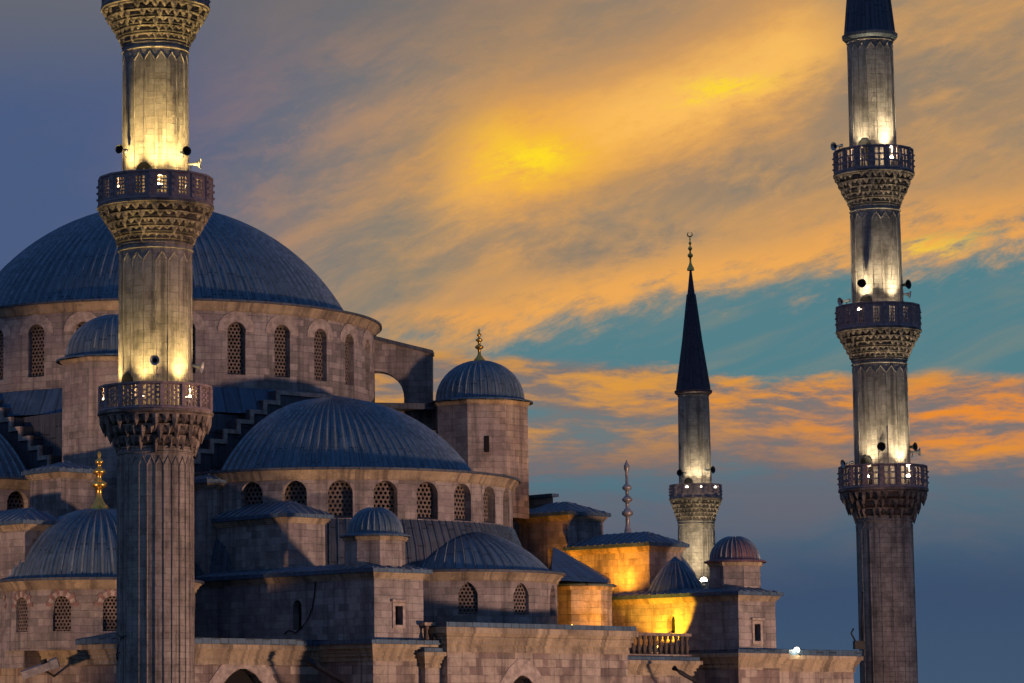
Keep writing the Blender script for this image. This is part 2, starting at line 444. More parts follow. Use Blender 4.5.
def window(parent, mp, o, depth, style='grille', pitch=.27, arch=None, frame=False, plainarch=False):
    mb = MB()
    P = outline(o, .03)
    mb.face([mp(a, b, depth + .02) for a, b in P], None, 0)
    if style == 'grille':
        d0, d1 = depth - .14, depth - .06; R = .36 * pitch; row = 0; z = o['z0']
        while z < o['z1'] + pitch:
            s = o['s'] - o['w'] / 2 - pitch + (pitch / 2 if row % 2 else 0)
            while s < o['s'] + o['w'] / 2 + pitch:
                if inside(o, s, z, pitch * .45):
                    hexa = [(s + pitch * .579 * math.sin(math.pi / 3 * k), z + pitch * .579 * math.cos(math.pi / 3 * k)) for k in range(6)]
                    hole = [(s + R * math.sin(math.pi / 3 * k), z + R * math.cos(math.pi / 3 * k)) for k in range(6)]
                    for k in range(6):
                        j = (k + 1) % 6
                        mb.face([mp(*hexa[k], d0), mp(*hexa[j], d0), mp(*hole[j], d0), mp(*hole[k], d0)], None, 1)
                        mb.face([mp(*hole[k], d0), mp(*hole[j], d0), mp(*hole[j], d1), mp(*hole[k], d1)], None, 1)
                s += pitch
            z += pitch * .866; row += 1
    elif style == 'bars':
        for i in range(1, 4):
            zz = o['z0'] + (o['z1'] - o['z0']) * i / 4; h = .02
            mb.box(mp(o['s'] - o['w'] / 2, zz, depth - .03), mp(o['s'] + o['w'] / 2, zz, depth - .03) - mp(o['s'] - o['w'] / 2, zz, depth - .03), mp(0, 0, depth - .07) - mp(0, 0, depth - .03), (0, 0, .035), 1)
        a, b = mp(o['s'] - .015, o['z0'], depth - .04), mp(o['s'] + .015, o['z0'], depth - .04)
        mb.box(a, b - a, mp(0, 0, depth - .06) - mp(0, 0, depth - .04), (0, 0, o['z1'] - o['z0']), 1)
    if arch:                                         # alternating voussoirs round the head, a little proud
        g0, g1, n = .02, arch, 11
        A_, B_ = outline(o, g0, n)[1:-1], outline(o, g1, n)[1:-1]; A2 = outline(o, g0 + (arch - g0) * .68, n)[1:-1]
        for k in range(n):
            out = B_ if k % 2 == 0 else A2; mi = 3 if plainarch or k % 2 else 2
            if plainarch: out = B_
            q = [A_[k], A_[k + 1], out[k + 1], out[k]]
            mb.face([mp(*p, -.035) for p in q], None, mi)
            for x, y in zip(q, q[1:] + q[:1]): mb.face([mp(*x, -.035), mp(*y, -.035), mp(*y, .03), mp(*x, .03)], None, mi)
    if frame:                                        # flat surround, proud of the wall
        A_, B_ = outline(o, .0), outline(o, .17)
        ring = list(zip(A_, B_)); ring.append(ring[0])
        for (a, b), (a2, b2) in zip(ring, ring[1:]):
            mb.face([mp(*a, -.06), mp(*a2, -.06), mp(*b2, -.06), mp(*b, -.06)], None, 3)
            mb.face([mp(*b, -.06), mp(*b2, -.06), mp(*b2, .02), mp(*b, .02)], None, 3)
            mb.face([mp(*a, -.06), mp(*a2, -.06), mp(*a2, .05), mp(*a, .05)], None, 3)
        l, r, zt = o['s'] - o['w'] / 2 - .25, o['s'] + o['w'] / 2 + .25, o['z1'] + .21
        p = mp(l, zt, .02); mb.box(p, mp(r, zt, .02) - p, mp(l, zt, -.16) - p, (0, 0, .12), 3)
    return mb.build('window', [M['pane' if style == 'grille' else 'dark'], M['grille' if style == 'grille' else 'iron'], M['redstone'], M['palestone']], parent, merge=False)
def dome_prof(r, h, z, n=14, point=0.0):
    out = []
    for i in range(n + 1):
        t = math.pi / 2 * i / n
        out.append((r * math.cos(t) if i < n else 0.0, z + h * (math.sin(t) * (1 - point) + point * (1 - math.cos(t)))))
    return out
def cap_prof(r, h, z, n=16):                         # spherical cap
    R = (r * r + h * h) / (2 * h); t1 = math.asin(min(1, r / R)); t1 = t1 if h <= r else math.pi - t1
    return [(R * math.sin(t1 * (1 - i / n)), z + h - R + R * math.cos(t1 * (1 - i / n))) for i in range(n)] + [(0.0, z + h)]
def lead_dome(name, parent, c, prof, rows, mat='lead', a0=0, a1=2 * math.pi, n=64, w=.05, h=.07):
    mb = MB(); mb.lathe(c, prof, n, a0, a1, True, 0, uv='lead', rows=rows)
    mb.ribs(c, prof, int(rows * (a1 - a0) / (2 * math.pi) + .5), a0, a1, w, h, 1)
    return mb.build(name, [M[mat], M['rib']], parent)
def finial(parent, p, h, mat='gold', crescent=False, wd=1.0):
    mb = MB(); k = h
    prof = [(.165, 0), (.17, .045), (.155, .055), (.165, .07), (.12, .12), (.075, .18), (.05, .24), (.045, .30), (.05, .37), (.06, .38), (.115, .41), (.13, .445), (.115, .48), (.06, .51),
            (.045, .52), (.04, .58), (.055, .60), (.095, .63), (.105, .655), (.095, .68), (.05, .705), (.035, .71), (.032, .76), (.06, .785), (.072, .81), (.06, .835), (.03, .855), (.022, .88), (.035, .93), (.02, .97), (0, 1.0)]
    mb.lathe(p, [(r * k * wd, z * k) for r, z in prof], 14)
    if crescent:
        top = Vector(p) + Vector((0, 0, k * 1.0)); r = k * .07; pts = []; rr = []
        for i in range(15):
            t = math.radians(-250 + 320 * i / 14); pts.append(top + Vector((r * math.cos(t), 0, r + r * math.sin(t)))); rr.append(k * .022 * math.sin(math.pi * (i + .6) / 15.2) + .004)
        mb.tube(pts, rr, 6)
    return mb.build('finial', M[mat], parent)
# ------------------------------------------------------------------ ground
g = MB(); g.face([(-6000, -3000, 0), (6000, -3000, 0), (6000, 9000, 0), (-6000, 9000, 0)])
gm = stone('paving', (.16, .15, .14, 1), (.12, .115, .11, 1), (.07, .07, .07, 1), 1.2, .8, .02)
tag(g.build('ground', gm), kind='structure')

# ------------------------------------------------------------------ the mosque, in its own axes: a runs along the near wall, b comes out of it
AL = math.radians(37)
a_, b_ = Vector((math.cos(AL), math.sin(AL), 0)), Vector((math.sin(AL), -math.cos(AL), 0))
O = Vector((.05, 186, 0))
def ab(a, b, z=0): return O + a_ * a + b_ * b + Vector((0, 0, z))
mosque = thing('mosque', 'large grey stone mosque with cascading blue lead domes below the sunset sky', 'mosque', O)

def eave(mb, pts, z, over, th, mi=0):                # flat slab following a convex outline, grown outwards
    n = len(pts); c = sum((Vector(p) for p in pts), Vector()) / n; out = []
    for i in range(n):
        p0, p, p1 = Vector(pts[i - 1]), Vector(pts[i]), Vector(pts[(i + 1) % n])
        e0, e1 = (p - p0).normalized(), (p1 - p).normalized()
        n0, n1 = Vector((e0.y, -e0.x, 0)), Vector((e1.y, -e1.x, 0))
        if n0.dot(p - c) < 0: n0, n1 = -n0, -n1
        m = n0 + n1; out.append(p + m * (over / (1 + n0.dot(n1))))
    lo = [Vector((q.x, q.y, z)) for q in out]; hi = [Vector((q.x, q.y, z + th)) for q in out]
    mb.face(lo[::-1], None, mi); mb.face(hi, None, mi)
    for i in range(n):
        j = (i + 1) % n; mb.face([lo[i], lo[j], hi[j], hi[i]], None, mi)
    return hi
def cornice(mb, pts, z, steps, mi=0):                # stacked mouldings under an eave
    for over, h in steps: eave(mb, pts, z, over, h, mi); z += h
    return z
def hip(mb, hi, rise, apexes):                       # roof planes from an eave outline to one apex or a ridge of two
    n = len(hi)
    if len(apexes) == 1:
        for i in range(n): mb.face([hi[i], hi[(i + 1) % n], apexes[0]])
    else:
        p, q = apexes                                # p near side (between hi[3] and hi[0]); hi order: front corner, right, back, left
        mb.face([hi[0], hi[1], p]); mb.face([hi[1], hi[2], q, p]); mb.face([hi[2], hi[3], q]); mb.face([hi[3], hi[0], p, q])

def block(cpx, cpy, Y, lpx, rpx, bpy_, roof=None, name='buttress', mat='wall', ops_l=(), ops_r=(), over=.35, th=.2, rise=1.0, corn=True, L=None, R=None, inset=.35, roofmat='leadroof', wl=None):
    """a square-cut mass: its front corner at a picture point, its two seen faces running back along -b and along a"""
    c = W(cpx, cpy, Y); zt = c.z; zb = zat(bpy_, Y) if bpy_ is not None else 0
    Ll = L or reach(c, -b_, lpx); Lr = R or reach(c, a_, rpx)
    c0 = Vector((c.x, c.y, 0)); P = [c0, c0 + a_ * Lr, c0 + a_ * Lr - b_ * Ll, c0 - b_ * Ll]
    mb = MB()
    mpl = plane_map(P[3], b_, -a_)                    # left face, s from its far end to the corner
    mpr = plane_map(P[0], a_, b_)
    def res(ops, Lx, mp, flip):
        out = []
        for o in ops:
            q = dict(o); d = -b_ if flip else a_
            # px -> s
            p = Vector((c.x, c.y, zt)); s = reach(p, d, o['px']); q['s'] = (Ll - s) if flip else s
            Yp = (p + d * s).y; q['z1'] = zat(o['y1'], Yp); q['z0'] = zat(o['y0'], Yp)
            if 'wpx' in o: q['w'] = o['wpx'] * mpp(Yp) / (b_.x if flip else a_.x)
            out.append(q)
        return out
    ol, orr = res(ops_l, Ll, mpl, True), res(ops_r, Lr, mpr, False)
    wall(mb, mpl, 0, Ll, zb, zt, ol, .4); wall(mb, mpr, 0, Lr, zb, zt, orr, .4)
    wall(mb, plane_map(P[1], -b_, a_), 0, Ll, zb, zt); wall(mb, plane_map(P[2], -a_, -b_), 0, Lr, zb, zt)
    mb.face([p + Vector((0, 0, zt)) for p in P], None)
    o = mb.build(name, M[mat], mosque)
    for mp, oo in ((mpl, ol), (mpr, orr)):
        for q in oo: window(o, mp, q, .4, q.get('style', 'dark'), q.get('pitch', .27), q.get('arch'), q.get('frame', False))
    z = zt
    if corn:
        cm = MB(); z = cornice(cm, P, zt - .3, ((.06, .1), (.14, .1), (.2, .1))); cm.build('cornice', M['trim'], o); z += .003
    rm = MB(); hi = eave(rm, P, z, over, th)
    if roof == 'hip':
        m = min(Ll, Lr) * .5; zz = Vector((0, 0, z + th + rise))
        if Ll > Lr: ap = [c0 + a_ * Lr / 2 - b_ * m + zz, c0 + a_ * Lr / 2 - b_ * (Ll - m) + zz]
        else: ap = [c0 + a_ * m - b_ * Ll / 2 + zz]
        if len(ap) == 2: hip(rm, hi, rise, ap)
        else: hip(rm, hi, rise, ap)
    if roof == 'pyr':
        hip(rm, hi, rise, [c0 + a_ * Lr / 2 - b_ * Ll / 2 + Vector((0, 0, z + th + rise))])
    if roof == 'skirt':                               # lead slope up to something standing on the block
        q = [c0 + a_ * inset - b_ * inset, c0 + a_ * (Lr - inset) - b_ * inset, c0 + a_ * (Lr - inset) - b_ * (Ll - inset), c0 + a_ * inset - b_ * (Ll - inset)]
        q = [p + Vector((0, 0, z + th + rise)) for p in q]
        for i in range(4): rm.face([hi[i], hi[(i + 1) % 4], q[(i + 1) % 4], q[i]])
        rm.face(q)
    if roof:
        seams = MB()                                  # standing seams as fine rolls
        for f in list(rm.f):
            V_ = [Vector(rm.v[i]) for i in f]
            nrm = (V_[1] - V_[0]).cross(V_[2] - V_[0])
            if nrm.length < 1e-6: continue
            nrm.normalize(); nrm = nrm if nrm.z > 0 else -nrm
            if not .3 < nrm.z < .995: continue
            h = Vector((0, 0, 1)).cross(nrm).normalized(); u = nrm.cross(h); u = u if u.z > 0 else -u
            ss = [v.dot(h) for v in V_]; x = min(ss) + .3
            while x < max(ss) - .1:
                hit = []
                for i in range(len(V_)):
                    p, q = V_[i], V_[(i + 1) % len(V_)]; s0, s1 = p.dot(h), q.dot(h)
                    if (s0 - x) * (s1 - x) < 0: hit.append(p + (q - p) * ((x - s0) / (s1 - s0)))
                if len(hit) == 2 and (hit[0] - hit[1]).length > .15: rm.tube([hit[0] + nrm * .01, hit[1] + nrm * .01], .035, 5, 1)
                x += .6
    rm.build('roof', [M[roofmat], M['rib']], o, lead=True)
    return o, c0, Ll, Lr, zt

# ---- main dome and drum
DR = mpp(186, 310) * 191; zE = zat(300, 186 - DR * 1.15)
DRUM_R = mpp(186, 330) * 217
zD1 = zat(301, 186 - DRUM_R); zD0 = zat(384, 186 - DRUM_R) - .6
prof = cap_prof(DR, DR * .615, zD1 + .35, 18)
dome = lead_dome('main_dome', mosque, O, [(DRUM_R - .35, zD1 + .12), (DR + .5, zD1 + .30)] + prof, 112, n=112, w=.075, h=.12)
finial(dome, O + Vector((0, 0, prof[-1][1] - .1)), 4.0)
def drum(name, c, R, z0, z1, nwin, phase, ww, wz0, wz1, a0, a1, kind='arch', depth=.45, pitch=.27, arch=None, mat='wall', corn=.5, style='grille', pil=False, seg=.6, plain=False):
    mp = cyl_map(c, R); mb = MB(); ops = []
    for i in range(nwin):
        t = phase + 2 * math.pi * i / nwin
        while t > math.pi: t -= 2 * math.pi
        if a0 + ww / R / 1.5 < t < a1 - ww / R / 1.5: ops.append(dict(s=t * R, w=ww, z0=wz0, z1=wz1, kind=kind))
    wall(mb, mp, a0 * R, a1 * R, z0, z1, ops, depth, seg)
    if pil:                                          # shallow pilasters between the windows
        for i in range(nwin):
            t = phase + 2 * math.pi * (i + .5) / nwin
            while t > math.pi: t -= 2 * math.pi
            if not a0 < t < a1: continue
            s = t * R
            for x0, x1, dd, zz in ((-.42, .42, -.16, z1 - .9),):
                p = [mp(s + x0, z0, .05), mp(s + x1, z0, .05), mp(s + x1, z0, dd), mp(s + x0, z0, dd)]
                q = [Vector((v.x, v.y, zz)) for v in p]
                for k in range(4): mb.face([p[k], p[(k + 1) % 4], q[(k + 1) % 4], q[k]])
                mb.face(q)
    o = mb.build(name, M[mat], mosque)
    for q in ops: window(o, mp, q, depth, style, pitch, arch, plainarch=plain)
    cm = MB(); n = max(12, int((a1 - a0) * R / .5))
    cm.lathe(c, [(R - .02, z1 - corn), (R + .08, z1 - corn), (R + .10, z1 - corn * .7), (R + .2, z1 - corn * .5), (R + .24, z1 - corn * .25), (R + .36, z1 - .05), (R + .36, z1)], n, a0, a1, True)
    cm.build('cornice', M['trim'], o)
    lm = MB(); lm.lathe(c, [(R + .30, z1 + .003), (R + .48, z1 + .003), (R + .48, z1 + .13), (R - .4, z1 + .22)], n, a0, a1, False, uv='lead', rows=80)
    lm.build('eave', M['leaddark'], o, lead=True)
    return o
zw1, zw0 = zat(320, 186 - DRUM_R), zat(373, 186 - DRUM_R)
drum('dome_drum', O, DRUM_R, zD0, zD1, 28, math.radians(20.0), 1.12, zw0, zw1, -math.pi, math.pi, 'arch', .5, .24, .62, plain=True)
# lead skirt round the foot of the drum, and the square base below it
GB = 14.3                                            # half width of the square under the dome
zB = zD0 - .2
mb = MB(); mb.lathe(O, [(DRUM_R + 1.0, zB - .9), (DRUM_R + .1, zD0 + .45), (DRUM_R - .02, zD0 + .5)], 90, uv='lead', rows=90, smooth=False)
mb.build('skirt_roof', M['leadroof'], mosque)
mb = MB(); P = [ab(-GB + .8, GB - .8), ab(GB - .8, GB - .8), ab(GB - .8, -GB + .8), ab(-GB + .8, -GB + .8)]
hi = eave(mb, P, zat(520, 172), 0, zB - 1.0 - zat(520, 172)); mb.build('dome_base', M['leaddark'], mosque, lead=True)

# ---- stepped gables over the great arches
def gable(o, t, n, th=2.2):
    zc = zat(391, (o).y - 1); run, rise = .98, .62; flat = 2.1; half = GB + .5
    prof = [(-half, zat(540, 172))]; steps = []
    x, z = flat, zc
    right = [(0, zc), (flat, zc)]
    while x < half:
        z -= rise; right.append((x, z)); x = min(half, x + run); right.append((x, z))
    top = [(-s, zz) for s, zz in reversed(right[1:])] + right
    mb = MB(); zb = zat(540, 172)
    def P(s, z, d): return o + t * s - n * d + Vector((0, 0, z))
    for (s0, z0), (s1, z1) in zip(top, top[1:]):
        if s1 - s0 > 1e-6:
            mb.face([P(s0, zb, 0), P(s1, zb, 0), P(s1, z1, 0), P(s0, z0, 0)]); mb.face([P(s0, zb, th), P(s1, zb, th), P(s1, z1, th), P(s0, z0, th)])
        mb.face([P(s0, z0, 0), P(s1, z1, 0), P(s1, z1, th), P(s0, z0, th)])
    g = mb.build('stepped_gable', M['leaddark'], mosque, lead=True)
    cm = MB(); w, pr = .22, .12                      # pale stone edge following the steps
    for (s0, z0), (s1, z1) in zip(top, top[1:]):
        if s1 - s0 > 1e-6:
            p = P(s0 - w * 0, z0 - w, .1); cm.box(p, t * (s1 - s0), n * (pr + .1), Vector((0, 0, w + .02)))
        else:
            zl, zh = min(z0, z1), max(z0, z1); sg = -1 if s0 > 0 else 0
            p = P(s0 + (sg * w if s0 > 0 else 0), zl - w, .1); cm.box(p, t * w, n * (pr + .097), Vector((0, 0, zh - zl)))
    cm.build('coping', M['palestone'], g)
gable(ab(0, GB), a_, b_); gable(ab(-GB, 0), b_, -a_)

# ---- front semi-dome with its drum
SC = Vector((W(332, 470, 173).x, 173, 0)); SR = mpp(173, 470) * 142; SDR = mpp(173, 470) * 179
zS1 = zat(470, 173 - SDR); zS0 = zat(545, 173 - SDR)
HA0, HA1 = AL - math.radians(100), AL + math.radians(100)
prof = cap_prof(SR, mpp(173) * 80, zS1 + .25, 16)
lead_dome('semi_dome', mosque, SC, [(SDR - .3, zS1 + .1), (SR + .35, zS1 + .2)] + prof, 92, a0=AL - math.radians(91), a1=AL + math.radians(91), n=60, w=.065, h=.11)
drum('semi_dome_drum', SC, SDR, zS0, zS1, 26, math.radians(-.9), 1.35, zat(518, 173 - SDR), zat(480, 173 - SDR), HA0, HA1, 'arch', .6, .27, None, pil=False)
mb = MB(); zk = zat(517, 173 - SDR)
mb.lathe(SC, [(SDR + 1.1, zk - 4.2), (SDR + .6, zk - 1.5), (SDR + .0, zk - .1), (SDR - .1, zk)], 80, HA0, HA1, True, uv='lead', rows=150)
mb.ribs(SC, [(SDR + 1.1, zk - 4.2), (SDR + .6, zk - 1.5), (SDR + .0, zk - .1)], 80, HA0, HA1, .04, .06, 1)
mb.build('skirt_roof', [M['leaddark'], M['leadroof']], mosque)

# ---- west semi-dome, half out of the picture
WC = ab(-16.4, 0); prof = cap_prof(SR, mpp(173) * 80, zS1 + .05, 16)
WA0, WA1 = AL - math.radians(90) - math.radians(100), AL - math.radians(90) + math.radians(100)
lead_dome('semi_dome', mosque, WC, [(SDR - .3, zS1 - .1), (SR + .35, zS1)] + prof, 92, a0=WA0, a1=WA1, n=60, w=.05, h=.08)
drum('semi_dome_drum', WC, SDR, zS0 - .2, zS1 - .2, 26, math.radians(3.4), 1.35, zat(516, 166), zat(489, 166), WA0, WA1, 'arch', .6, .27, None)

# ---- corner turrets of the central square
def turret(px, pyE, Y, rpx, pyB, dpx, capH, phase, n=8, fin=None, slit=None, mat='wall', rows=40, name='corner_turret', flatcap=False, domemat='lead'):
    k = mpp(Y, pyE); x = W(px, pyE, Y).x; c = Vector((x, Y, 0)); r = rpx * k; z1 = zat(pyE, Y - r * .9); z0 = zat(pyB, Y)
    mb = MB(); R = r / math.cos(math.pi / n) * .985
    mb.lathe(c, [(R, z0), (R, z1)], n, phase, phase + 2 * math.pi, False)
    t = mb.build(name, M[mat], mosque)
    cm = MB(); cm.lathe(c, [(R, z1 - .22), (R + .08, z1 - .2), (R + .16, z1 - .06), (R + .16, z1)], n, phase, phase + 2 * math.pi, False); cm.build('cornice', M['trim'], t)
    d = dpx * k
    prof = [(R + .26, z1 + .003), (R + .26, z1 + .1), (d + .05, z1 + .2)] + [(q, w) for q, w in dome_prof(d, capH * k, z1 + .2, 12)]
    dm = MB(); dm.lathe(c, prof, 48, phase, phase + 2 * math.pi, True, uv='lead', rows=rows); dm.ribs(c, prof[2:], rows, 0, 2 * math.pi, .04, .06, 1)
    dm.build('turret_dome', [M[domemat], M['rib']], t)
    if fin: finial(t, c + Vector((0, 0, z1 + .15 + capH * k)), fin * k)
    if slit:
        ph, y0, y1 = slit; q = c + Vector((r * math.sin(ph), -r * math.cos(ph), 0)); tt = Vector((math.cos(ph), math.sin(ph), 0)); nn = Vector((math.sin(ph), -math.cos(ph), 0))
        s = MB(); s.box(q - tt * .14 - nn * .2 + Vector((0, 0, zat(y1, q.y))), tt * .28, nn * .215, (0, 0, zat(y0, q.y) - zat(y1, q.y))); s.build('slit_window', M['dark'], t)
    return t
o8 = math.pi / 8
turret(480, 400, 183, 45.5, 520, 43.5, 40, math.radians(24), fin=34, slit=(math.radians(1.5), 436, 452), rows=36)
turret(116, 357, 167, 52, 560, 50, 44, math.radians(-28), rows=36, slit=(math.radians(-17), 395, 415))
# ---- flying buttress from the drum to the corner turret
def flying():
    Y = 184.0; p0, p1 = W(370, 342, Y - 1.2), W(433, 356, Y + .4)
    pts = [(366, 338), (376, 340), (400, 346), (432, 354), (432, 404), (446, 404), (446, 445), (366, 445), (366, 404), (404, 404)]
    arch = []
    for i in range(9):
        t = i / 8 * math.pi / 2; arch.append((377 + 27 * math.cos(t), 398 - 27 * math.sin(t)))
    pts = pts[:10] + arch + [(377, 371), (366, 371)]
    def at(p, d): q = W(p[0], p[1], Y); return q + Vector((.15, .99, 0)) * d
    mb = MB(); n = len(pts)
    for d in (0, 1.3): mb.face([at(p, d) for p in pts])
    for i in range(n): mb.face([at(pts[i], 0), at(pts[(i + 1) % n], 0), at(pts[(i + 1) % n], 1.3), at(pts[i], 1.3)])
    f = mb.build('flying_buttress', M['wall'], mosque)
    cp = MB()
    for (x0, y0), (x1, y1) in zip(pts[:3], pts[1:4]):
        A_, B_ = at((x0, y0), -.18), at((x1 + (1 if x1 == 432 else 0), y1), -.18); cp.box(A_ + Vector((0, 0, .003)), B_ - A_, Vector((.25, 1.64, 0)), (0, 0, .22))
    cp.build('coping', M['leaddark'], f, lead=True)
flying()
mb = MB(); c = W(440, 402, 182.6); mb.box(c - Vector((5.5, 0, .35)), (5.4, 0, -.1), (.5, 3, 0), (0, 0, .35)); mb.build('roof_ledge', M['leaddark'], mosque, lead=True)

# ---- front exedra
EC = Vector((W(457, 570, 167).x, 167, 0)); ER = mpp(167, 570) * 99
zE1, zE0 = zat(572, 167 - ER), zat(632, 167 - ER)
prof = cap_prof(ER * .93, mpp(167) * 42, zE1 + .2, 14)
EA0, EA1 = AL - math.radians(120), AL + math.radians(110)
lead_dome('exedra_dome', mosque, EC, [(ER - .1, zE1 + .1)] + prof, 54, a0=EA0, a1=EA1, n=54, w=.045, h=.075)
drum('exedra_wall', EC, ER, zE0, zE1, 11, math.radians(.3), 1.05, zat(614, 167 - ER), zat(582, 167 - ER), EA0, EA1, 'pointed', .35, .22, None, corn=.45)
# ---- buttresses, stair blocks and roofs, from the back to the front
block(552, 497, 184, 505, 553, 640, None, over=.25, corn=False, L=6)
block(568, 515, 180, 519, 603, 640, 'hip', ops_l=[dict(px=552, wpx=8, y1=549, y0=569, kind='rect')], rise=.75)
block(649, 546, 174.5, 571, 681, 650, 'hip', rise=.75)
block(208, 483, 164.4, 184, 240, 650, 'pyr', rise=.6, name='buttress')
block(61, 472, 161, 30, 98, 650, 'hip', rise=.5)
block(25, 524, 155.5, -40, 62, 668, 'hip', rise=.75)
block(288, 517, 159.8, 207, 325, 640, 'hip', ops_l=[dict(px=224, wpx=8, y1=562, y0=580, kind='rect')], rise=.8)
# ---- corner dome
CC = Vector((W(99, 578, 158).x, 158, 0)); CR = mpp(158, 578) * 96
zC1, zC0 = zat(580, 158 - CR), zat(650, 158 - CR)
prof = cap_prof(CR * .965, mpp(158) * 69, zC1 + .25, 16)
d = lead_dome('corner_dome', mosque, CC, [(CR - .1, zC1 + .1)] + prof, 56, n=80, w=.06, h=.10)
finial(d, CC + Vector((0, 0, prof[-1][1] - .12)), mpp(158) * 62)
drum('corner_dome_drum', CC, CR, zC0, zC1, 12, math.radians(-21), 1.0, zat(631, 158 - CR), zat(596, 158 - CR), -math.pi, math.pi, 'arch', .3, .2, .42, corn=.45)
# ---- octagonal stair piece by the yellow lit wall
turret(582, 586, 172, 26, 640, 24, 3, math.radians(30), n=6, name='stair_tower', rows=6)
mb = MB(); q = [W(551, 580, 168.8), W(611, 583, 170.2), W(609, 578, 174.5), W(550, 575, 174)]; ap = [W(553, 547, 174.2), W(562, 551, 175)]
mb.face([q[0], q[1], ap[0]]); mb.face([q[1], q[2], ap[1], ap[0]]); mb.face([q[2], q[3], ap[1]]); mb.face([q[3], q[0], ap[0], ap[1]]); mb.face(q)
mb.build('roof', M['leadroof'], mosque, lead=True)
# ---- small exedra dome behind the stair block
c = Vector((W(676, 596, 172.5).x, 172.5, 0)); k = mpp(172.5)
lead_dome('exedra_dome', mosque, c, [(29 * k, zat(606, 172.5)), (28 * k, zat(594, 172.5)), (23 * k, zat(584, 172.5)), (16 * k, zat(573, 172.5)), (7 * k, zat(562, 172.5)), (0, zat(556, 172.5))], 24, 'leadroof', n=40)
# ---- stair blocks reaching the near wall
block(374, 572, 152.5, 196, 423, 640, 'skirt', ops_l=[dict(px=297, wpx=8, y1=600, y0=630, kind='arch')], ops_r=[dict(px=398, wpx=8, y1=606, y0=625, kind='rect', frame=True, style='bars')], inset=.9, rise=.35, name='stair_block')
turret(375, 536, 154.6, 28.5, 572, 27, 26, math.radians(5), n=8, name='weight_turret', rows=28)
block(738, 595, 166.5, 601, 775, 655, 'skirt', ops_l=[dict(px=670.5, wpx=6.5, y1=615, y0=633, kind='arch')], ops_r=[dict(px=756, wpx=7, y1=624, y0=641, kind='rect', frame=True)], inset=.9, rise=.3, name='stair_block')
turret(735, 562, 169.5, 24.5, 600, 24, 23, math.radians(8), n=8, name='weight_turret', rows=28, domemat='leadred')

# ---- the prayer hall below
zH = zat(641, 149)
def hall_wall(name, pts, z1, cornz, roofh=.25, ops=(), over=.55, base=0, roofover=None):
    """convex block given by its outline (front corner first, then to the right), with mouldings and a lead edge"""
    mb = MB(); n = len(pts)
    for i in range(n):
        p, q = Vector(pts[i]), Vector(pts[(i + 1) % n]); t = (q - p).normalized(); nn = Vector((t.y, -t.x, 0)); L = (q - p).length
        wall(mb, plane_map(p, t, nn), 0, L, base, z1, [o for o in ops if o['face'] == i], .5)
    mb.face([Vector((p.x, p.y, z1)) for p in pts])
    o = mb.build(name, M['lower'], mosque)
    for q in ops:
        i = q['face']; p, r = Vector(pts[i]), Vector(pts[(i + 1) % n]); t = (r - p).normalized()
        window(o, plane_map(p, t, Vector((t.y, -t.x, 0))), q, .5, 'plain', .3, q.get('arch', .6), plainarch=True)
    cm = MB(); z = cornice(cm, pts, z1 - cornz, ((.08, cornz * .18), (.05, cornz * .12), (.16, cornz * .2), (.24, cornz * .15), (.30, cornz * .1), (.42, cornz * .25)))
    cm.build('cornice', M['trim'], o)
    rm = MB(); hi = eave(rm, pts, z + .003, over, roofh); rm.build('roof', M['leadroof'], o, lead=True)
    return o
c = W(148, 636, 149); Pc = Vector((c.x, c.y, 0))
far = ab(30, 29.1)
Lh = 50; LA = reach(c, a_, 850)
hall_pts = [Pc, Pc + a_ * LA, Pc + a_ * LA - b_ * Lh, Pc - b_ * Lh]
hall_ops = [dict(face=0, s=reach(Vector((Pc.x, Pc.y, c.z)), a_, 243), w=5.2, z0=zat(760, 153), z1=zat(667, 153), kind='pointed', arch=.9)]
hall_wall('hall_wall', hall_pts, c.z - .35, 1.0, .3, hall_ops, .5)
# lower part of the first stair block
c = W(373, 642, 152.3); p = Vector((c.x, c.y, 0)); Lr = reach(c, a_, 427)
hall_wall('stair_block_base', [p, p + a_ * Lr, p + a_ * Lr - b_ * 7, p - b_ * 7], c.z - .1, .85, .22, (), .55)
# raised bay with the exedra behind it
Yb = 154.2; c = W(447, 627, Yb); p = Vector((c.x, c.y, 0)); Lr = reach(c, a_, 627)
bay = hall_wall('facade_bay', [p, p + a_ * Lr, p + a_ * Lr - b_ * 3, p - b_ * 3], c.z, 1.25, .25, [dict(face=0, s=reach(c, a_, 522), w=3.0, z0=zat(760, 157), z1=zat(675, 159), kind='pointed', arch=.9)], .35)
# low facade between the bays, and on to the east minaret
def facade(name, px0, px1, py, Y0, back, dpth=3.0, cz=.8, rh=.2):
    c = W(px0, py, Y0); p = Vector((c.x, c.y, 0)); Lr = reach(c, a_, px1)
    return hall_wall(name, [p, p + a_ * Lr, p + a_ * Lr - b_ * dpth, p - b_ * dpth], c.z, cz, rh, (), .3), p, Lr, c.z
f1, p1, L1, z1 = facade('facade_bay', 425, 449, 652, 153.9, 3)
f2, p2, L2, z2 = facade('facade_bay', 622, 692, 660, 163.4, 3)
# lower part of the second stair block, and the long east wall
c = W(738, 653, 166.2); p = Vector((c.x, c.y, 0)); Ll = reach(c, -b_, 684); Lr = reach(c, a_, 779)
hall_wall('stair_block_base', [p, p + a_ * Lr, p + a_ * Lr - b_ * Ll, p - b_ * Ll], c.z, .8, .2, (), .4)
c = W(770, 655, 169.5); p = Vector((c.x, c.y, 0)); Lr = reach(c, a_, 853)
hall_wall('east_wall', [p, p + a_ * Lr, p + a_ * Lr - b_ * 2, p - b_ * 2], c.z, .9, .3, (), .35)
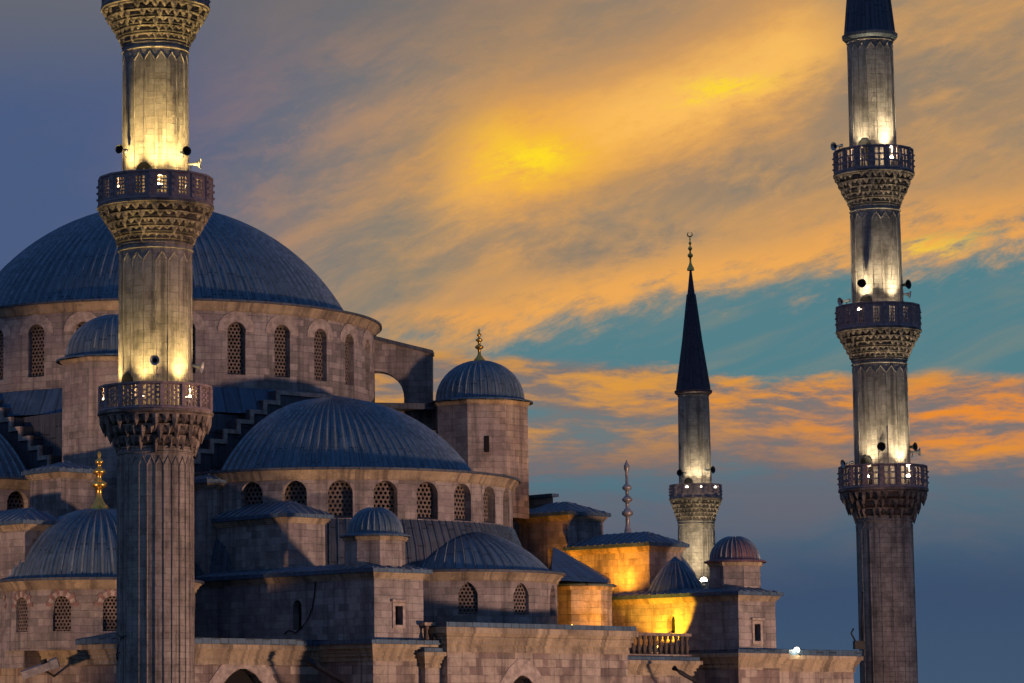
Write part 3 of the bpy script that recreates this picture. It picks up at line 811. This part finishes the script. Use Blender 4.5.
# balustrades
def balustrade(p, L, z, h=1.15):
    mb = MB(); mb.box(p - b_ * .05 - b_ * .3 + Vector((0, 0, z + h)), a_ * L, b_ * .36, (0, 0, .16))
    o = mb.build('balustrade', M['carved'], mosque)
    mb = MB(); mb.box(p - b_ * .35 + Vector((0, 0, z + .003)), a_ * L, b_ * .36, (0, 0, .14)); mb.build('plinth', M['lower'], o)
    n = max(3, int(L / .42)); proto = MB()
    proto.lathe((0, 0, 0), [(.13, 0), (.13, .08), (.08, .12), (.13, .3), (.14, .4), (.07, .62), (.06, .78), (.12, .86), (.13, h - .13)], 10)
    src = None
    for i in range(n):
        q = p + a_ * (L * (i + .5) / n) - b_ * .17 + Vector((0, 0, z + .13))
        if src is None: src = proto.build('baluster', M['carvedshade'], None); bo = src  # darker stone paints in the shade on the balusters
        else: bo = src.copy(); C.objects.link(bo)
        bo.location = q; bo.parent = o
balustrade(p1, L1, z1 + .2, 1.15); balustrade(p2, L2, z2 + .2, 1.15)
# the tall lead finial on the dome behind the stair blocks
c = Vector((W(628, 540, 192).x, 192, 0)); k = mpp(192)
d = lead_dome('rear_dome', mosque, c, cap_prof(4.2, 2.6, zat(536, 192) - 2.6, 10), 40, n=48)
mb = MB(); zz = zat(537, 192); h = zat(458, 192) - zz
prof = [(.09, 0), (.095, .03), (.06, .08), (.035, .16), (.03, .27), (.045, .28), (.085, .30), (.09, .335), (.05, .37), (.03, .38), (.028, .45), (.075, .475), (.085, .50), (.05, .53), (.028, .54), (.026, .60), (.07, .625), (.078, .65), (.045, .68), (.024, .69), (.022, .84), (.04, .88), (.045, .92), (.02, .96), (0, 1)]
mb.lathe(c + Vector((0, 0, zz - .1)), [(r * h * .8, z * h) for r, z in prof], 14); mb.build('finial', M['finial'], d)
# cables and pipes on the walls
# ------------------------------------------------------------------ minarets
def parapet_mesh(c, R, z0, z1, n, style, phase=0):
    """ring of pierced marble panels between posts"""
    mb = MB(); c = Vector(c); th = .14
    mb.lathe(c, [(R - th, z0), (R + .06, z0), (R + .10, z0 + .06), (R + .06, z0 + .13), (R - .02, z0 + .15), (R - th, z0 + .15)], n, phase, phase + 2 * math.pi, False)
    mb.lathe(c, [(R - th, z1 - .12), (R - .02, z1 - .12), (R + .07, z1 - .09), (R + .07, z1), (R - th - .03, z1), (R - th, z1 - .12)], n, phase, phase + 2 * math.pi, False)
    a, b = z0 + .14, z1 - .115
    for i in range(n):
        t0, t1 = phase + 2 * math.pi * i / n, phase + 2 * math.pi * (i + 1) / n
        p, q = c + Vector((R * math.sin(t0), -R * math.cos(t0), 0)), c + Vector((R * math.sin(t1), -R * math.cos(t1), 0))
        d = (q - p); L = d.length; d.normalize(); nn = Vector((d.y, -d.x, 0))
        mp = plane_map(p, d, nn)
        # post at the joint
        pw = .11
        mb.box(mp(-pw, a, -.05), d * 2 * pw, nn * -(th + .08), (0, 0, b - a))
        if style != 'lattice':                       # small turned bosses on the posts
            for zz in (a + (b - a) * .22, a + (b - a) * .5, a + (b - a) * .78):
                mb.box(mp(-.05, zz - .05, -.13), d * .1, nn * -.09, (0, 0, .1))
        def plate(s0, s1, za, zb):
            if s1 - s0 < .005 or zb - za < .005: return
            mb.box(mp(s0, za, 0), d * (s1 - s0), nn * -.1, (0, 0, zb - za))
        s0, s1 = pw, L - pw
        if style == 'lattice': cols, rows, fw, fz, bar = 4, 4, .02, .03, .085
        elif style == 'six': cols, rows, fw, fz, bar = 2, 3, .09, .05, .09
        else: cols, rows, fw, fz, bar = 3, 5, .20, .16, .055
        plate(s0, s0 + fw, a, b); plate(s1 - fw, s1, a, b); plate(s0 + fw, s1 - fw, a, a + fz); plate(s0 + fw, s1 - fw, b - fz, b)
        x0, x1, y0, y1 = s0 + fw, s1 - fw, a + fz, b - fz
        cw, rh = (x1 - x0) / cols, (y1 - y0) / rows
        for k in range(1, cols):
            plate(x0 + cw * k - bar / 2, x0 + cw * k + bar / 2, y0, y1)
        for k in range(1, rows):
            for m_ in range(cols):
                e0 = x0 + cw * m_ + (bar / 2 if m_ else 0); e1 = x0 + cw * (m_ + 1) - (bar / 2 if m_ < cols - 1 else 0)
                sh = rh * .5 * (m_ % 2) if style == 'lattice' else 0
                if y0 + rh * k + sh + bar / 2 < y1: plate(e0, e1, y0 + rh * k + sh - bar / 2, y0 + rh * k + sh + bar / 2)
    return mb
def corbel_mesh(c, r0, r1, z0, z1, n, tiers, drops):
    """stalactite corbel: rings of hanging pointed cells stepping outwards"""
    mb = MB(); c = Vector(c); H = z1 - z0
    base = [(r0 - .03, z0)]
    for k in range(tiers):
        f = ((k + 1) / tiers); base += [(r0 + (r1 - r0) * (f ** 1.15) * .86, z0 + H * (k + .25) / tiers)]
        base += [(r0 + (r1 - r0) * (f ** 1.15) * .86, z0 + H * (k + 1) / tiers)]
    base += [(r1, z1)]
    mb.lathe(c, base, n * 2, smooth=False, mi=1)
    rng = random.Random(int(r0 * 1000 + z0))
    for k in range(tiers):
        f = (k + 1) / tiers; rr = r0 + (r1 - r0) * (f ** 1.1)
        zt_, h = z0 + H * (k + 1) / tiers, H / tiers
        mb.lathe(c, [(rr - .12, zt_ - h * .20), (rr + .02, zt_ - h * .20), (rr + .05, zt_ - h * .05), (rr - .1, zt_ - h * .04)], n * 2, smooth=False)
        for i in range(n):
            t = 2 * math.pi * (i + .5 * (k % 2)) / n; hw = math.pi / n * .80
            dl = h * (drops if i % 2 == 0 else drops * .62) * rng.uniform(.7, 1.25)
            if rng.random() < .07: continue
            def P(dt, z, r): return c + Vector((r * math.sin(t + dt), -r * math.cos(t + dt), z))
            zt2 = zt_ - h * .18
            A1, A2 = P(-hw, zt2, rr - .02), P(hw, zt2, rr - .02)
            Bm = P(0, zt2, rr + .05)
            C1, C2, Cm = P(-hw * .75, zt2 - dl * .45, rr - .10), P(hw * .75, zt2 - dl * .45, rr - .10), P(0, zt2 - dl * .42, rr + .03)
            T = P(0, zt2 - dl, rr - .14); K1, K2 = P(-hw * .3, zt2 - dl * .45, rr - .4), P(hw * .3, zt2 - dl * .45, rr - .4)
            mb.face([A1, Bm, Cm, C1]); mb.face([Bm, A2, C2, Cm]); mb.face([C1, Cm, T]); mb.face([Cm, C2, T])
            mb.face([A1, C1, K1]); mb.face([A2, K2, C2]); mb.face([C1, T, K1]); mb.face([C2, K2, T])
    return mb
def shaft_mesh(c, z0, r0, z1, r1, n, heads=True, deep=.05):
    """tapering shaft with raised fillets ending in pointed heads under a plain band"""
    mb = MB(); c = Vector(c); sides = 48
    mb.lathe(c, [(r0, z0), (r0 + (r1 - r0) * .5, (z0 + z1) / 2), (r1, z1)], sides, smooth=True)
    hb = .95 if heads else 0
    zt_ = z1 - hb
    def P(t, z, e):
        r = r0 + (r1 - r0) * (z - z0) / (z1 - z0) + e
        return c + Vector((r * math.sin(t), -r * math.cos(t), z))
    for i in range(n):
        t = 2 * math.pi * i / n; w = .045 / r0
        for (ta, za, tb, zb) in ([(t, z0, t, zt_)] + ([(t, zt_, t + math.pi / n, zt_ + .42), (t + math.pi / n, zt_ + .42, t + 2 * math.pi / n, zt_)] if heads else [])):
            k = 5 if tb == ta else 1
            for j in range(k):
                a0, a1 = za + (zb - za) * j / k, za + (zb - za) * (j + 1) / k
                u0, u1 = ta + (tb - ta) * j / k, ta + (tb - ta) * (j + 1) / k
                dz = .06 if tb != ta else 0
                if dz:
                    L0, L1 = [P(u0, a0 - dz, 0), P(u0, a0, deep), P(u0, a0 + dz, 0)], [P(u1, a1 - dz, 0), P(u1, a1, deep), P(u1, a1 + dz, 0)]
                else:
                    L0, L1 = [P(u0 - w, a0, -.01), P(u0 - w * .5, a0, deep), P(u0 + w * .5, a0, deep), P(u0 + w, a0, -.01)], [P(u1 - w, a1, -.01), P(u1 - w * .5, a1, deep), P(u1 + w * .5, a1, deep), P(u1 + w, a1, -.01)]
                for m_ in range(len(L0) - 1): mb.face([L0[m_], L0[m_ + 1], L1[m_ + 1], L1[m_]])
    if heads:
        for zz in (z1 - .32, z1 - .08): mb.lathe(c, [(r1, zz - .05), (r1 + .07, zz - .02), (r1 + .07, zz + .03), (r1, zz + .06)], sides, smooth=False)
    return mb
def minaret(name, label, px, py, Y, stages, top, flutes, group, doors=(0, 0, 0), spiremat='leaddark'):
    """stages from the ground up: (y where the shaft starts, radius there, corbel foot y, radius there, parapet foot y, parapet top y, balcony radius, style)"""
    x = W(px, py, Y).x; base = Vector((x, Y, 0)); t = thing(name, label, 'minaret', base, group)
    info = []; zprev = 0
    for i, (ys, rs, yc, rc, yp, yt, rb, style, drops) in enumerate(stages):
        k = mpp(Y, yc); Rb = rb * k; zc, zp, zt_ = zat(yc, Y - rc * k), zat(yp, Y - Rb), zat(yt, Y - Rb)
        mb = shaft_mesh(base, zprev, rs * mpp(Y, ys), zc + .02, rc * k, flutes + (10 if i == 0 and flutes > 16 else 0), True, .032 if i else (.05 if flutes > 16 else .03))
        mb.build('shaft', M['shaft'], t)
        R = rb * mpp(Y, yp); bal = MB()
        nx = stages[i + 1] if i + 1 < len(stages) else None
        bal.lathe(base, [(rc * k * .7, zp - .16), (R - .04, zp - .16), (R + .08, zp - .10), (R + .08, zp), (rc * k * .7, zp)], 48, smooth=False)
        b = bal.build('balcony', M['carved'], t)
        corbel_mesh(base, rc * k, R - .05, zc, zp - .15, 34, 5 if drops < 1.2 else 3, drops).build('corbel', [M['carved'], M['carvedshade']], b)  # second material colours the shaded hollows between the drops
        parapet_mesh(base, R - .02, zp + .002, zt_, 16, style, math.pi / 16 * (.6 + i)).build('parapet', M['marble'], b)
        info.append((base, R, rc * k, zp, zt_)); zprev = zp - .1
        rn = (nx[1] * mpp(Y, nx[0])) if nx else top[1] * mpp(Y, top[0])
        info[-1] += (rn,)
        mp = cyl_map(base, rn); q = dict(s=rn * math.radians(doors[i]), w=.8, z0=zp, z1=zt_ + .55, kind='arch'); P = outline(q, 0); dm = MB()
        dm.face([mp(*v, -.045) for v in P])
        for a, c_ in zip(P, P[1:]): dm.face([mp(*a, -.045), mp(*c_, -.045), mp(*c_, .02), mp(*a, .02)])
        dm.build('doorway', M['dark'], t)
    ys, rs, ye, re, tipy = top
    k = mpp(Y, ye); ze = zat(ye, Y - re * k)
    shaft_mesh(base, zprev, rs * mpp(Y, ys), ze, re * k, flutes, ye > -100, .03).build('shaft', M['shaft'], t)
    zt_ = zat(tipy, Y); R = re * k
    sp_ = MB(); rib = [(R + .30, ze - .05), (R + .33, ze + .14), (R + .12, ze + .28), (R * .62, ze + (zt_ - ze) * .42), (R * .25, ze + (zt_ - ze) * .80), (.09, zt_)]
    sp_.lathe(base, [(R - .05, ze - .25), (R + .16, ze - .18)] + rib, 32, smooth=False, uv='lead', rows=16); sp_.ribs(base, rib[2:], 16, 0, 2 * math.pi, .05, .07, 1)
    sp = sp_.build('spire', [M[spiremat], M['leaddark']], t)
    finial(sp, base + Vector((0, 0, zt_ - .05)), 38 * mpp(Y, 250) * .9 if name == 'minaret' else 2, 'gold', True, .62)
    return t, info
G = 'minarets of the mosque'
mw, iw = minaret('minaret', 'nearest and thickest minaret, fluted, standing in front of the main dome', 155.5, 400, 141, [
    (683, 38.5, 445, 37.5, 408, 381, 56.5, 'lattice', 1.5), (380, 37, 240, 36.5, 198, 169, 57, 'fine', 1.0), (165, 33.5, 40, 32.5, -4, -34, 53, 'fine', 1.0)],
    (-40, 30, -170, 28, -520), 18, G, (-50, -20, 0))
me_, ie = minaret('minaret', 'tall minaret with three lit balconies standing alone at the right end of the wall', 882.5, 465, 184, [
    (683, 28.6, 515, 27.5, 487, 463, 42.8, 'six', 1.5), (462, 27.3, 357, 26.5, 326, 301, 40.8, 'fine', 1.0), (300, 25.2, 203, 24, 168, 144, 38.5, 'six', 1.0)],
    (143, 23, 33, 22, -215), 16, G, (-48, -40, -35))
mf, if_ = minaret('minaret', 'smaller distant minaret with one visible balcony and a whole pointed spire', 695.5, 490, 262, [
    (600, 19, 520, 18, 497, 483, 25.5, 'fine', 1.0)], (482, 16, 391, 15, 270), 14, G, (-35,), 'leadpurple')
# ------------------------------------------------------------------ lamps
def lamp(label, p, aim, watts, col, size, glass, r=.14, blend=.7, group=None, h=.45, near=0):
    """a small flood lamp: foot, yoke, lamp glass, and its own light just above the glass"""
    t = thing('floodlight', label, 'floodlight', p, group); p = Vector(p)
    mb = MB(); mb.slab(p + Vector((0, 0, .03)), .14, .14, .03); mb.tube([p + Vector((0, 0, .05)), p + Vector((0, 0, h - r * .8))], .03); mb.build('stand', M['black'], t)
    mb = MB(); c = p + Vector((0, 0, h)); mb.lathe(c, [(0, -r), (r * .6, -r * .8), (r, -r * .1), (r * .95, r * .35), (r * .6, r * .8), (0, r)], 12); mb.build('lamp_glass', M[glass], t)
    mb = MB(); mb.lathe(c, [(r * .5, -r * 1.05), (r * 1.12, -r * .3), (r * 1.12, -r * .2), (r * .5, -r * .95)], 12); mb.build('reflector', M['grey'], t)
    o = spot('lamp_light', c + Vector((0, 0, r + .08)), aim, watts, col, size, blend, .1)
    o.parent = t; o.matrix_parent_inverse = Matrix.Translation(-Vector(p))
    if near:
        l = bpy.data.lights.new('lamp_glow', 'POINT'); l.energy = near; l.color = col; l.shadow_soft_size = .1
        o = bpy.data.objects.new('lamp_glow', l); C.objects.link(o); o.location = c + Vector((0, 0, r + .15)); o.parent = t; o.matrix_parent_inverse = Matrix.Translation(-Vector(p))
    return t
def balcony_lamp(label, inf, deg, watts, col, glass, group, r=.15, lift=.35, lean=.36):
    base, R, rc, zp, zt_, rn = inf; a = math.radians(deg); q = rn + (R - rn) * .80
    p = base + Vector((q * math.sin(a), -q * math.cos(a), zp)); tg = base + Vector((rn * .95 * math.sin(a), -rn * .95 * math.cos(a), zp + 8.5))
    lamp(label, p, tg, watts * 3.2, col, 86, glass, r, 1.0, group, h=(zt_ - zp) * lift + .15, near=watts * .05)
YW, WW = (1, .74, .27), (1, .84, .52)
B1, B2, B3 = iw[1], iw[0], iw[2]
GL = 'floodlights on the minaret balconies'
balcony_lamp('left lamp glowing behind the lattice of the nearest minaret\'s lower balcony', B2, -16, 900, YW, 'warm', GL)
balcony_lamp('right lamp glowing behind the lattice of the nearest minaret\'s lower balcony', B2, 38, 900, YW, 'warm', GL)
balcony_lamp('lamp at the far left of the nearest minaret\'s lower balcony', B2, -70, 600, YW, 'warm', GL)
balcony_lamp('bright lamp in the middle of the nearest minaret\'s upper balcony', B1, 4, 1000, YW, 'warm', GL)
balcony_lamp('lamp toward the left of the nearest minaret\'s upper balcony', B1, -44, 750, YW, 'warm', GL)
balcony_lamp('lamp just right of the bright one on the nearest minaret\'s upper balcony', B1, 38, 700, YW, 'warm', GL)
balcony_lamp('lamp hidden at the right of the nearest minaret\'s upper balcony', B1, 62, 300, YW, 'warm', GL)
R3, R2, R1 = ie
balcony_lamp('lamp in the middle of the right minaret\'s lowest balcony', R3, 24, 1000, WW, 'white', GL)
balcony_lamp('lamp at the left of the right minaret\'s lowest balcony', R3, -36, 700, WW, 'white', GL)
balcony_lamp('lamp at the right of the right minaret\'s middle balcony', R2, 18, 1000, WW, 'white', GL, lift=.6)
balcony_lamp('lamp at the left of the right minaret\'s middle balcony', R2, -42, 800, WW, 'white', GL, lift=.6)
balcony_lamp('lamp at the middle of the right minaret\'s top balcony', R1, 16, 1100, WW, 'white', GL)
balcony_lamp('lamp at the left of the right minaret\'s top balcony', R1, -38, 700, WW, 'white', GL)
balcony_lamp('left lamp on the distant minaret\'s balcony', if_[0], -30, 800, WW, 'white', GL, .17, .6)
balcony_lamp('middle lamp on the distant minaret\'s balcony', if_[0], 4, 900, WW, 'white', GL, .17, .6)
balcony_lamp('right lamp on the distant minaret\'s balcony', if_[0], 42, 600, WW, 'white', GL, .17, .6)
# the lamps at the distant minaret's foot
p = W(704, 590, 255.5); lamp('brilliant white lamp beside the small turret, at the distant minaret\'s foot', p, W(698, 530, 262), 1700, WW, 70, 'white', .3, .8, h=.8)
p = W(696, 596, 254); lamp('white lamp at the distant minaret\'s foot, hidden behind the lead cone', p, W(697, 535, 262), 1500, WW, 60, 'white', .3, .8, h=.6)
# sodium lamps on the roofs
SOD = (1, .36, .02)
pw = W(664, 652, 169.2); lamp('sodium lamp behind the balustrade washing the stair block wall yellow', pw - a_ * .4, W(668, 602, 171), 2200, (1, .46, .02), 90, 'sodium', .12, .3, h=.25)
zr = zat(595, 166.5) + .34
lamp('sodium lamp on the lead ledge lighting the hipped block orange', ab(14.4, 24.6, zr), ab(15.95, 24.4, zr + 3.0), 1250, SOD, 150, 'sodium', .06, 1, h=.14)
lamp('weaker sodium lamp deeper on the ledge beside the hipped block', ab(14.6, 20.6, zr), ab(15.95, 20.6, zr + 3.0), 800, SOD, 115, 'sodium', .06, 1, h=.14)
pw = W(572, 630, 166); lamp('sodium lamp on the roof in front of the low stair tower', pw, W(576, 588, 171), 900, SOD, 90, 'sodium', .1, .7, h=.2)
pw = W(612, 632, 168); lamp('sodium lamp on the roof right of the low stair tower', pw, W(622, 596, 174), 700, SOD, 100, 'sodium', .1, .7, h=.2)
# globe on the east wall
def globe(label, p, r, glass, post=.3):
    t = thing('wall_lamp', label, 'lamp', p); p = Vector(p)
    mb = MB(); mb.lathe(p, [(.2, 0), (.2, .05), (.05, .1), (.05, post), (.12, post + .03), (.12, post + .06)], 12); mb.build('post', M['black'], t)
    mb = MB(); mb.lathe(p + Vector((0, 0, post + r)), [(r * math.sin(x), -r * math.cos(x)) for x in [math.pi * i / 12 for i in range(13)]], 18); mb.build('globe', M[glass], t)
    l = bpy.data.lights.new('lamp_light', 'POINT'); l.energy = 45; l.color = (1, .86, .6); l.shadow_soft_size = .1
    o = bpy.data.objects.new('lamp_light', l); C.objects.link(o); o.location = p + Vector((0, -r - .25, post + r)); o.parent = t; o.matrix_parent_inverse = Matrix.Translation(-p)
globe('round white lamp shining on top of the long east wall', W(797, 655, 170.5), .16, 'white', .12)

# ------------------------------------------------------------------ loudspeakers
def make_horn(mat, mouth):
    t = thing('loudspeaker', 'x', 'loudspeaker', (0, 0, 0), None, False)
    mb = MB()                                         # horn opening towards -y
    def ring(r, y): return [Vector((r * math.cos(2 * math.pi * i / 16), y, r * math.sin(2 * math.pi * i / 16))) for i in range(16)]
    prof = [(.07, .22), (.07, .0), (.09, -.12), (.15, -.26), (.25, -.36), (.27, -.37), (.25, -.355), (.13, -.22), (.06, -.06), (.0, -.03)]
    rs = [ring(r, y) for r, y in prof]
    for k in range(len(rs) - 1):
        for i in range(16): mb.face([rs[k][i], rs[k][(i + 1) % 16], rs[k + 1][(i + 1) % 16], rs[k + 1][i]], None, 1 if k >= 7 and mouth else 0, True)
    mb.build('horn', [M[mat], M['black']], t)
    mb = MB(); mb.lathe((0, .30, -.0), [(0, -.1), (.1, -.1), (.11, 0), (.1, .1), (0, .1)], 12); mb.build('driver', M['grey'], t)
    mb = MB(); mb.tube([(0, .1, -.06), (0, .1, -.28), (0, .35, -.36)], .025); mb.build('bracket', M['black'], t)
    return t
protos = {}
def horn(label, px, py, Y, yaw, pitch=0, mat='horn', scale=1.0):
    key = mat
    if key not in protos: t = protos[key] = make_horn(mat, True)
    else:
        s = protos[key]; t = s.copy(); C.objects.link(t)
        for ch in s.children:
            c = ch.copy(); C.objects.link(c); c.parent = t
    t.location = W(px, py, Y); t.rotation_euler = (math.radians(pitch), 0, math.radians(yaw)); t.scale = (scale,) * 3
    t['label'] = label; t['group'] = 'loudspeakers on the minarets'
horn('pale horn facing forward on the nearest minaret, above its lower lattice balcony', 156, 361, 138.8, -12, 0, 'horn', .9)
horn('pale horn pointing right, above the nearest minaret\'s lower lattice balcony', 195, 366, 140.7, 75, 12, 'horn', 1.0)
horn('pale horn pointing right, above the nearest minaret\'s upper balcony', 193, 164, 140.6, 80, 0, 'horn', 1.0)
horn('black horn at the left of the nearest minaret, above its upper balcony', 123, 150, 139.6, -35, 0, 'black', .85)
horn('black horn at the right of the nearest minaret, above its upper balcony', 184, 152, 139.2, 25, 0, 'black', .85)
horn('black horn left of the lit streak, above the right minaret\'s middle balcony', 862, 284, 182.2, -15, 0, 'black', 1.0)
horn('black horn at the right edge above the right minaret\'s middle balcony', 903, 285, 183.2, 40, 0, 'black', 1.1)
horn('pale horn under a black one, above the right minaret\'s middle balcony', 905, 294, 183.4, 70, 10, 'horn', .9)
horn('pale horn at the left rim of the right minaret\'s middle balcony', 845, 301, 183.3, -70, 10, 'horn', 1.0)
horn('black horn in the middle above the right minaret\'s lowest balcony', 880, 447, 182.0, 0, 0, 'black', 1.0)
horn('black horn at the right above the right minaret\'s lowest balcony', 910, 447, 183.3, 45, 0, 'black', 1.0)
horn('pale horn pointing right above the right minaret\'s lowest balcony', 914, 452, 183.6, 80, 0, 'horn', 1.0)
horn('pale horn at the left rim of the right minaret\'s lowest balcony', 848, 463, 183.2, -70, 10, 'horn', 1.0)
horn('pale horn at the left rim of the right minaret\'s top balcony', 838, 146, 183.2, -60, 10, 'horn', 1.0)
horn('black horn at the left of the distant minaret, above its balcony', 682, 473, 260.2, -40, 0, 'black', 1.1)
horn('black horn at the right of the distant minaret, above its balcony', 709, 470, 260.4, 40, 0, 'black', 1.2)

# ------------------------------------------------------------------ small things on the walls
def tube_thing(name, label, cat, pts, r, mat):
    mb = MB(); mb.tube(pts, r, 8); o = mb.build(name, M[mat]); tag(o, label, cat); return o
# long box floodlight on the west wall
p0, p1 = W(22, 676, 151.6), W(58, 663, 151.2)
t = thing('floodlight', 'long grey box floodlight tilted up on the hall wall at the left edge', 'floodlight', (p0 + p1) / 2)
d = p1 - p0; e = Vector((0, .55, .1)); u = d.cross(e).normalized() * .38
mb = MB(); mb.box(p0 - u / 2, d * .8, e, u); mb.build('housing', M['grey'], t)
mb = MB(); mb.box(p0 + d * .8 - u * .62 - e * .06, d * .2, e * 1.12, u * 1.24); mb.build('hood', M['grey'], t)
mb = MB(); mb.tube([p0 + d * .66 + u * .5 + e * .5, p0 + d * .66 + u * .95 + e * .5], .16, 12); mb.build('knob', M['black'], t)
mb = MB(); mb.tube([p0 + d * .5 + e * .9, p0 + d * .5 + Vector((.6, 4.2, -.3))], .06, 8); mb.build('arm', M['black'], t)
tube_thing('drain_pipe', 'dark pipe slanting down the shaded wall left of the stair block', 'pipe', [W(309, 661, 152.3), W(318, 667, 152.0), W(345, 683, 151.6), W(372, 700, 151.2)], [.2, .14, .12, .12], 'iron')
tube_thing('drain_pipe', 'dark pipe slanting down the facade below the right balustrade', 'pipe', [W(674, 668, 162.9), W(680, 672, 162.6), W(700, 684, 162.3), W(722, 700, 162.0)], [.16, .12, .1, .1], 'iron')
cb = Vector((W(374, 640, 152.5).x, 152.5, 0))
def onwall(px, py):                                   # a point on the shaded wall of the first stair block, just proud of it
    Y = 152.5; c = W(374, py, Y); s = reach(c, -b_, px); q = c - b_ * s - a_ * .05; q.z = zat(py, q.y); return q
tube_thing('cable', 'black cable hanging down the shaded stair block wall past the arched opening', 'cable', [onwall(*q) for q in ((316, 582), (315, 596), (313, 608), (309, 618), (303, 627), (296, 633), (290, 630), (285, 634))], .035, 'iron')
def onshaft(px, py, Y=141, R=1.86):
    q = W(px, py, Y - R); dx_ = q.x - iw[0][0].x; dx_ = max(-R * .99, min(R * .99, dx_)); q.y = Y - math.sqrt(R * R - dx_ * dx_) - .04; q.z = zat(py, q.y); return q
tube_thing('cable', 'black cable looped on the left side of the nearest minaret\'s shaft', 'cable', [onshaft(*q) for q in ((117, 634), (121, 637), (127, 635), (121, 638), (118, 646), (116, 655), (117, 660), (119, 652))], .03, 'iron')
p = W(859, 645, 181.6); t = thing('signal_box', 'black box with a stub aerial on the right minaret\'s left flank', 'box', p)
mb = MB(); mb.slab(p, .3, .3, .25); mb.build('box', M['black'], t)
mb = MB(); mb.tube([p + Vector((-.2, 0, .2)), p + Vector((-.45, 0, .7)), p + Vector((-.3, 0, 1.0))], .05); mb.tube([p + Vector((.2, 0, .2)), p + Vector((.3, 0, 3.2))], .05); mb.build('aerial', M['black'], t)

# ------------------------------------------------------------------ bare tree, only its top twigs reach the picture
p = W(1012, 700, 150); base = Vector((p.x, 150, 0)); t = thing('bare_tree', 'bare thin twigs of a tree at the lower right corner', 'tree', base)
rng = random.Random(3); trunk = MB(); crown = MB(); topz = zat(668, 150)
trunk.tube([base, base + Vector((.3, 0, 6)), base + Vector((.1, .2, 11)), base + Vector((.2, .1, topz - 2.5))], [.32, .24, .15, .05], 8)
def branch(o, d, L, r, lv):
    e = o + d * L; m_ = (o + e) / 2 + Vector((rng.uniform(-1, 1), rng.uniform(-1, 1), rng.uniform(-.3, .6))) * L * .08
    crown.tube([o, m_, e], [r, r * .75, r * .45], 5)
    if lv:
        for _ in range(3):
            branch(o + d * L * rng.uniform(.5, 1), (d + Vector((rng.uniform(-.8, .8), rng.uniform(-.8, .8), rng.uniform(-.1, .5)))).normalized(), L * .6, r * .55, lv - 1)
for i in range(9):
    z = 8 + (topz - 10.5) * i / 8; ang = i * 2.4
    branch(base + Vector((.15, .1, z)), Vector((math.cos(ang), math.sin(ang), .75)).normalized(), 1.9 - .08 * i, .07 - .004 * i, 3)
trunk.build('trunk', M['bark'], t); crown.build('branches', M['bark'], t)
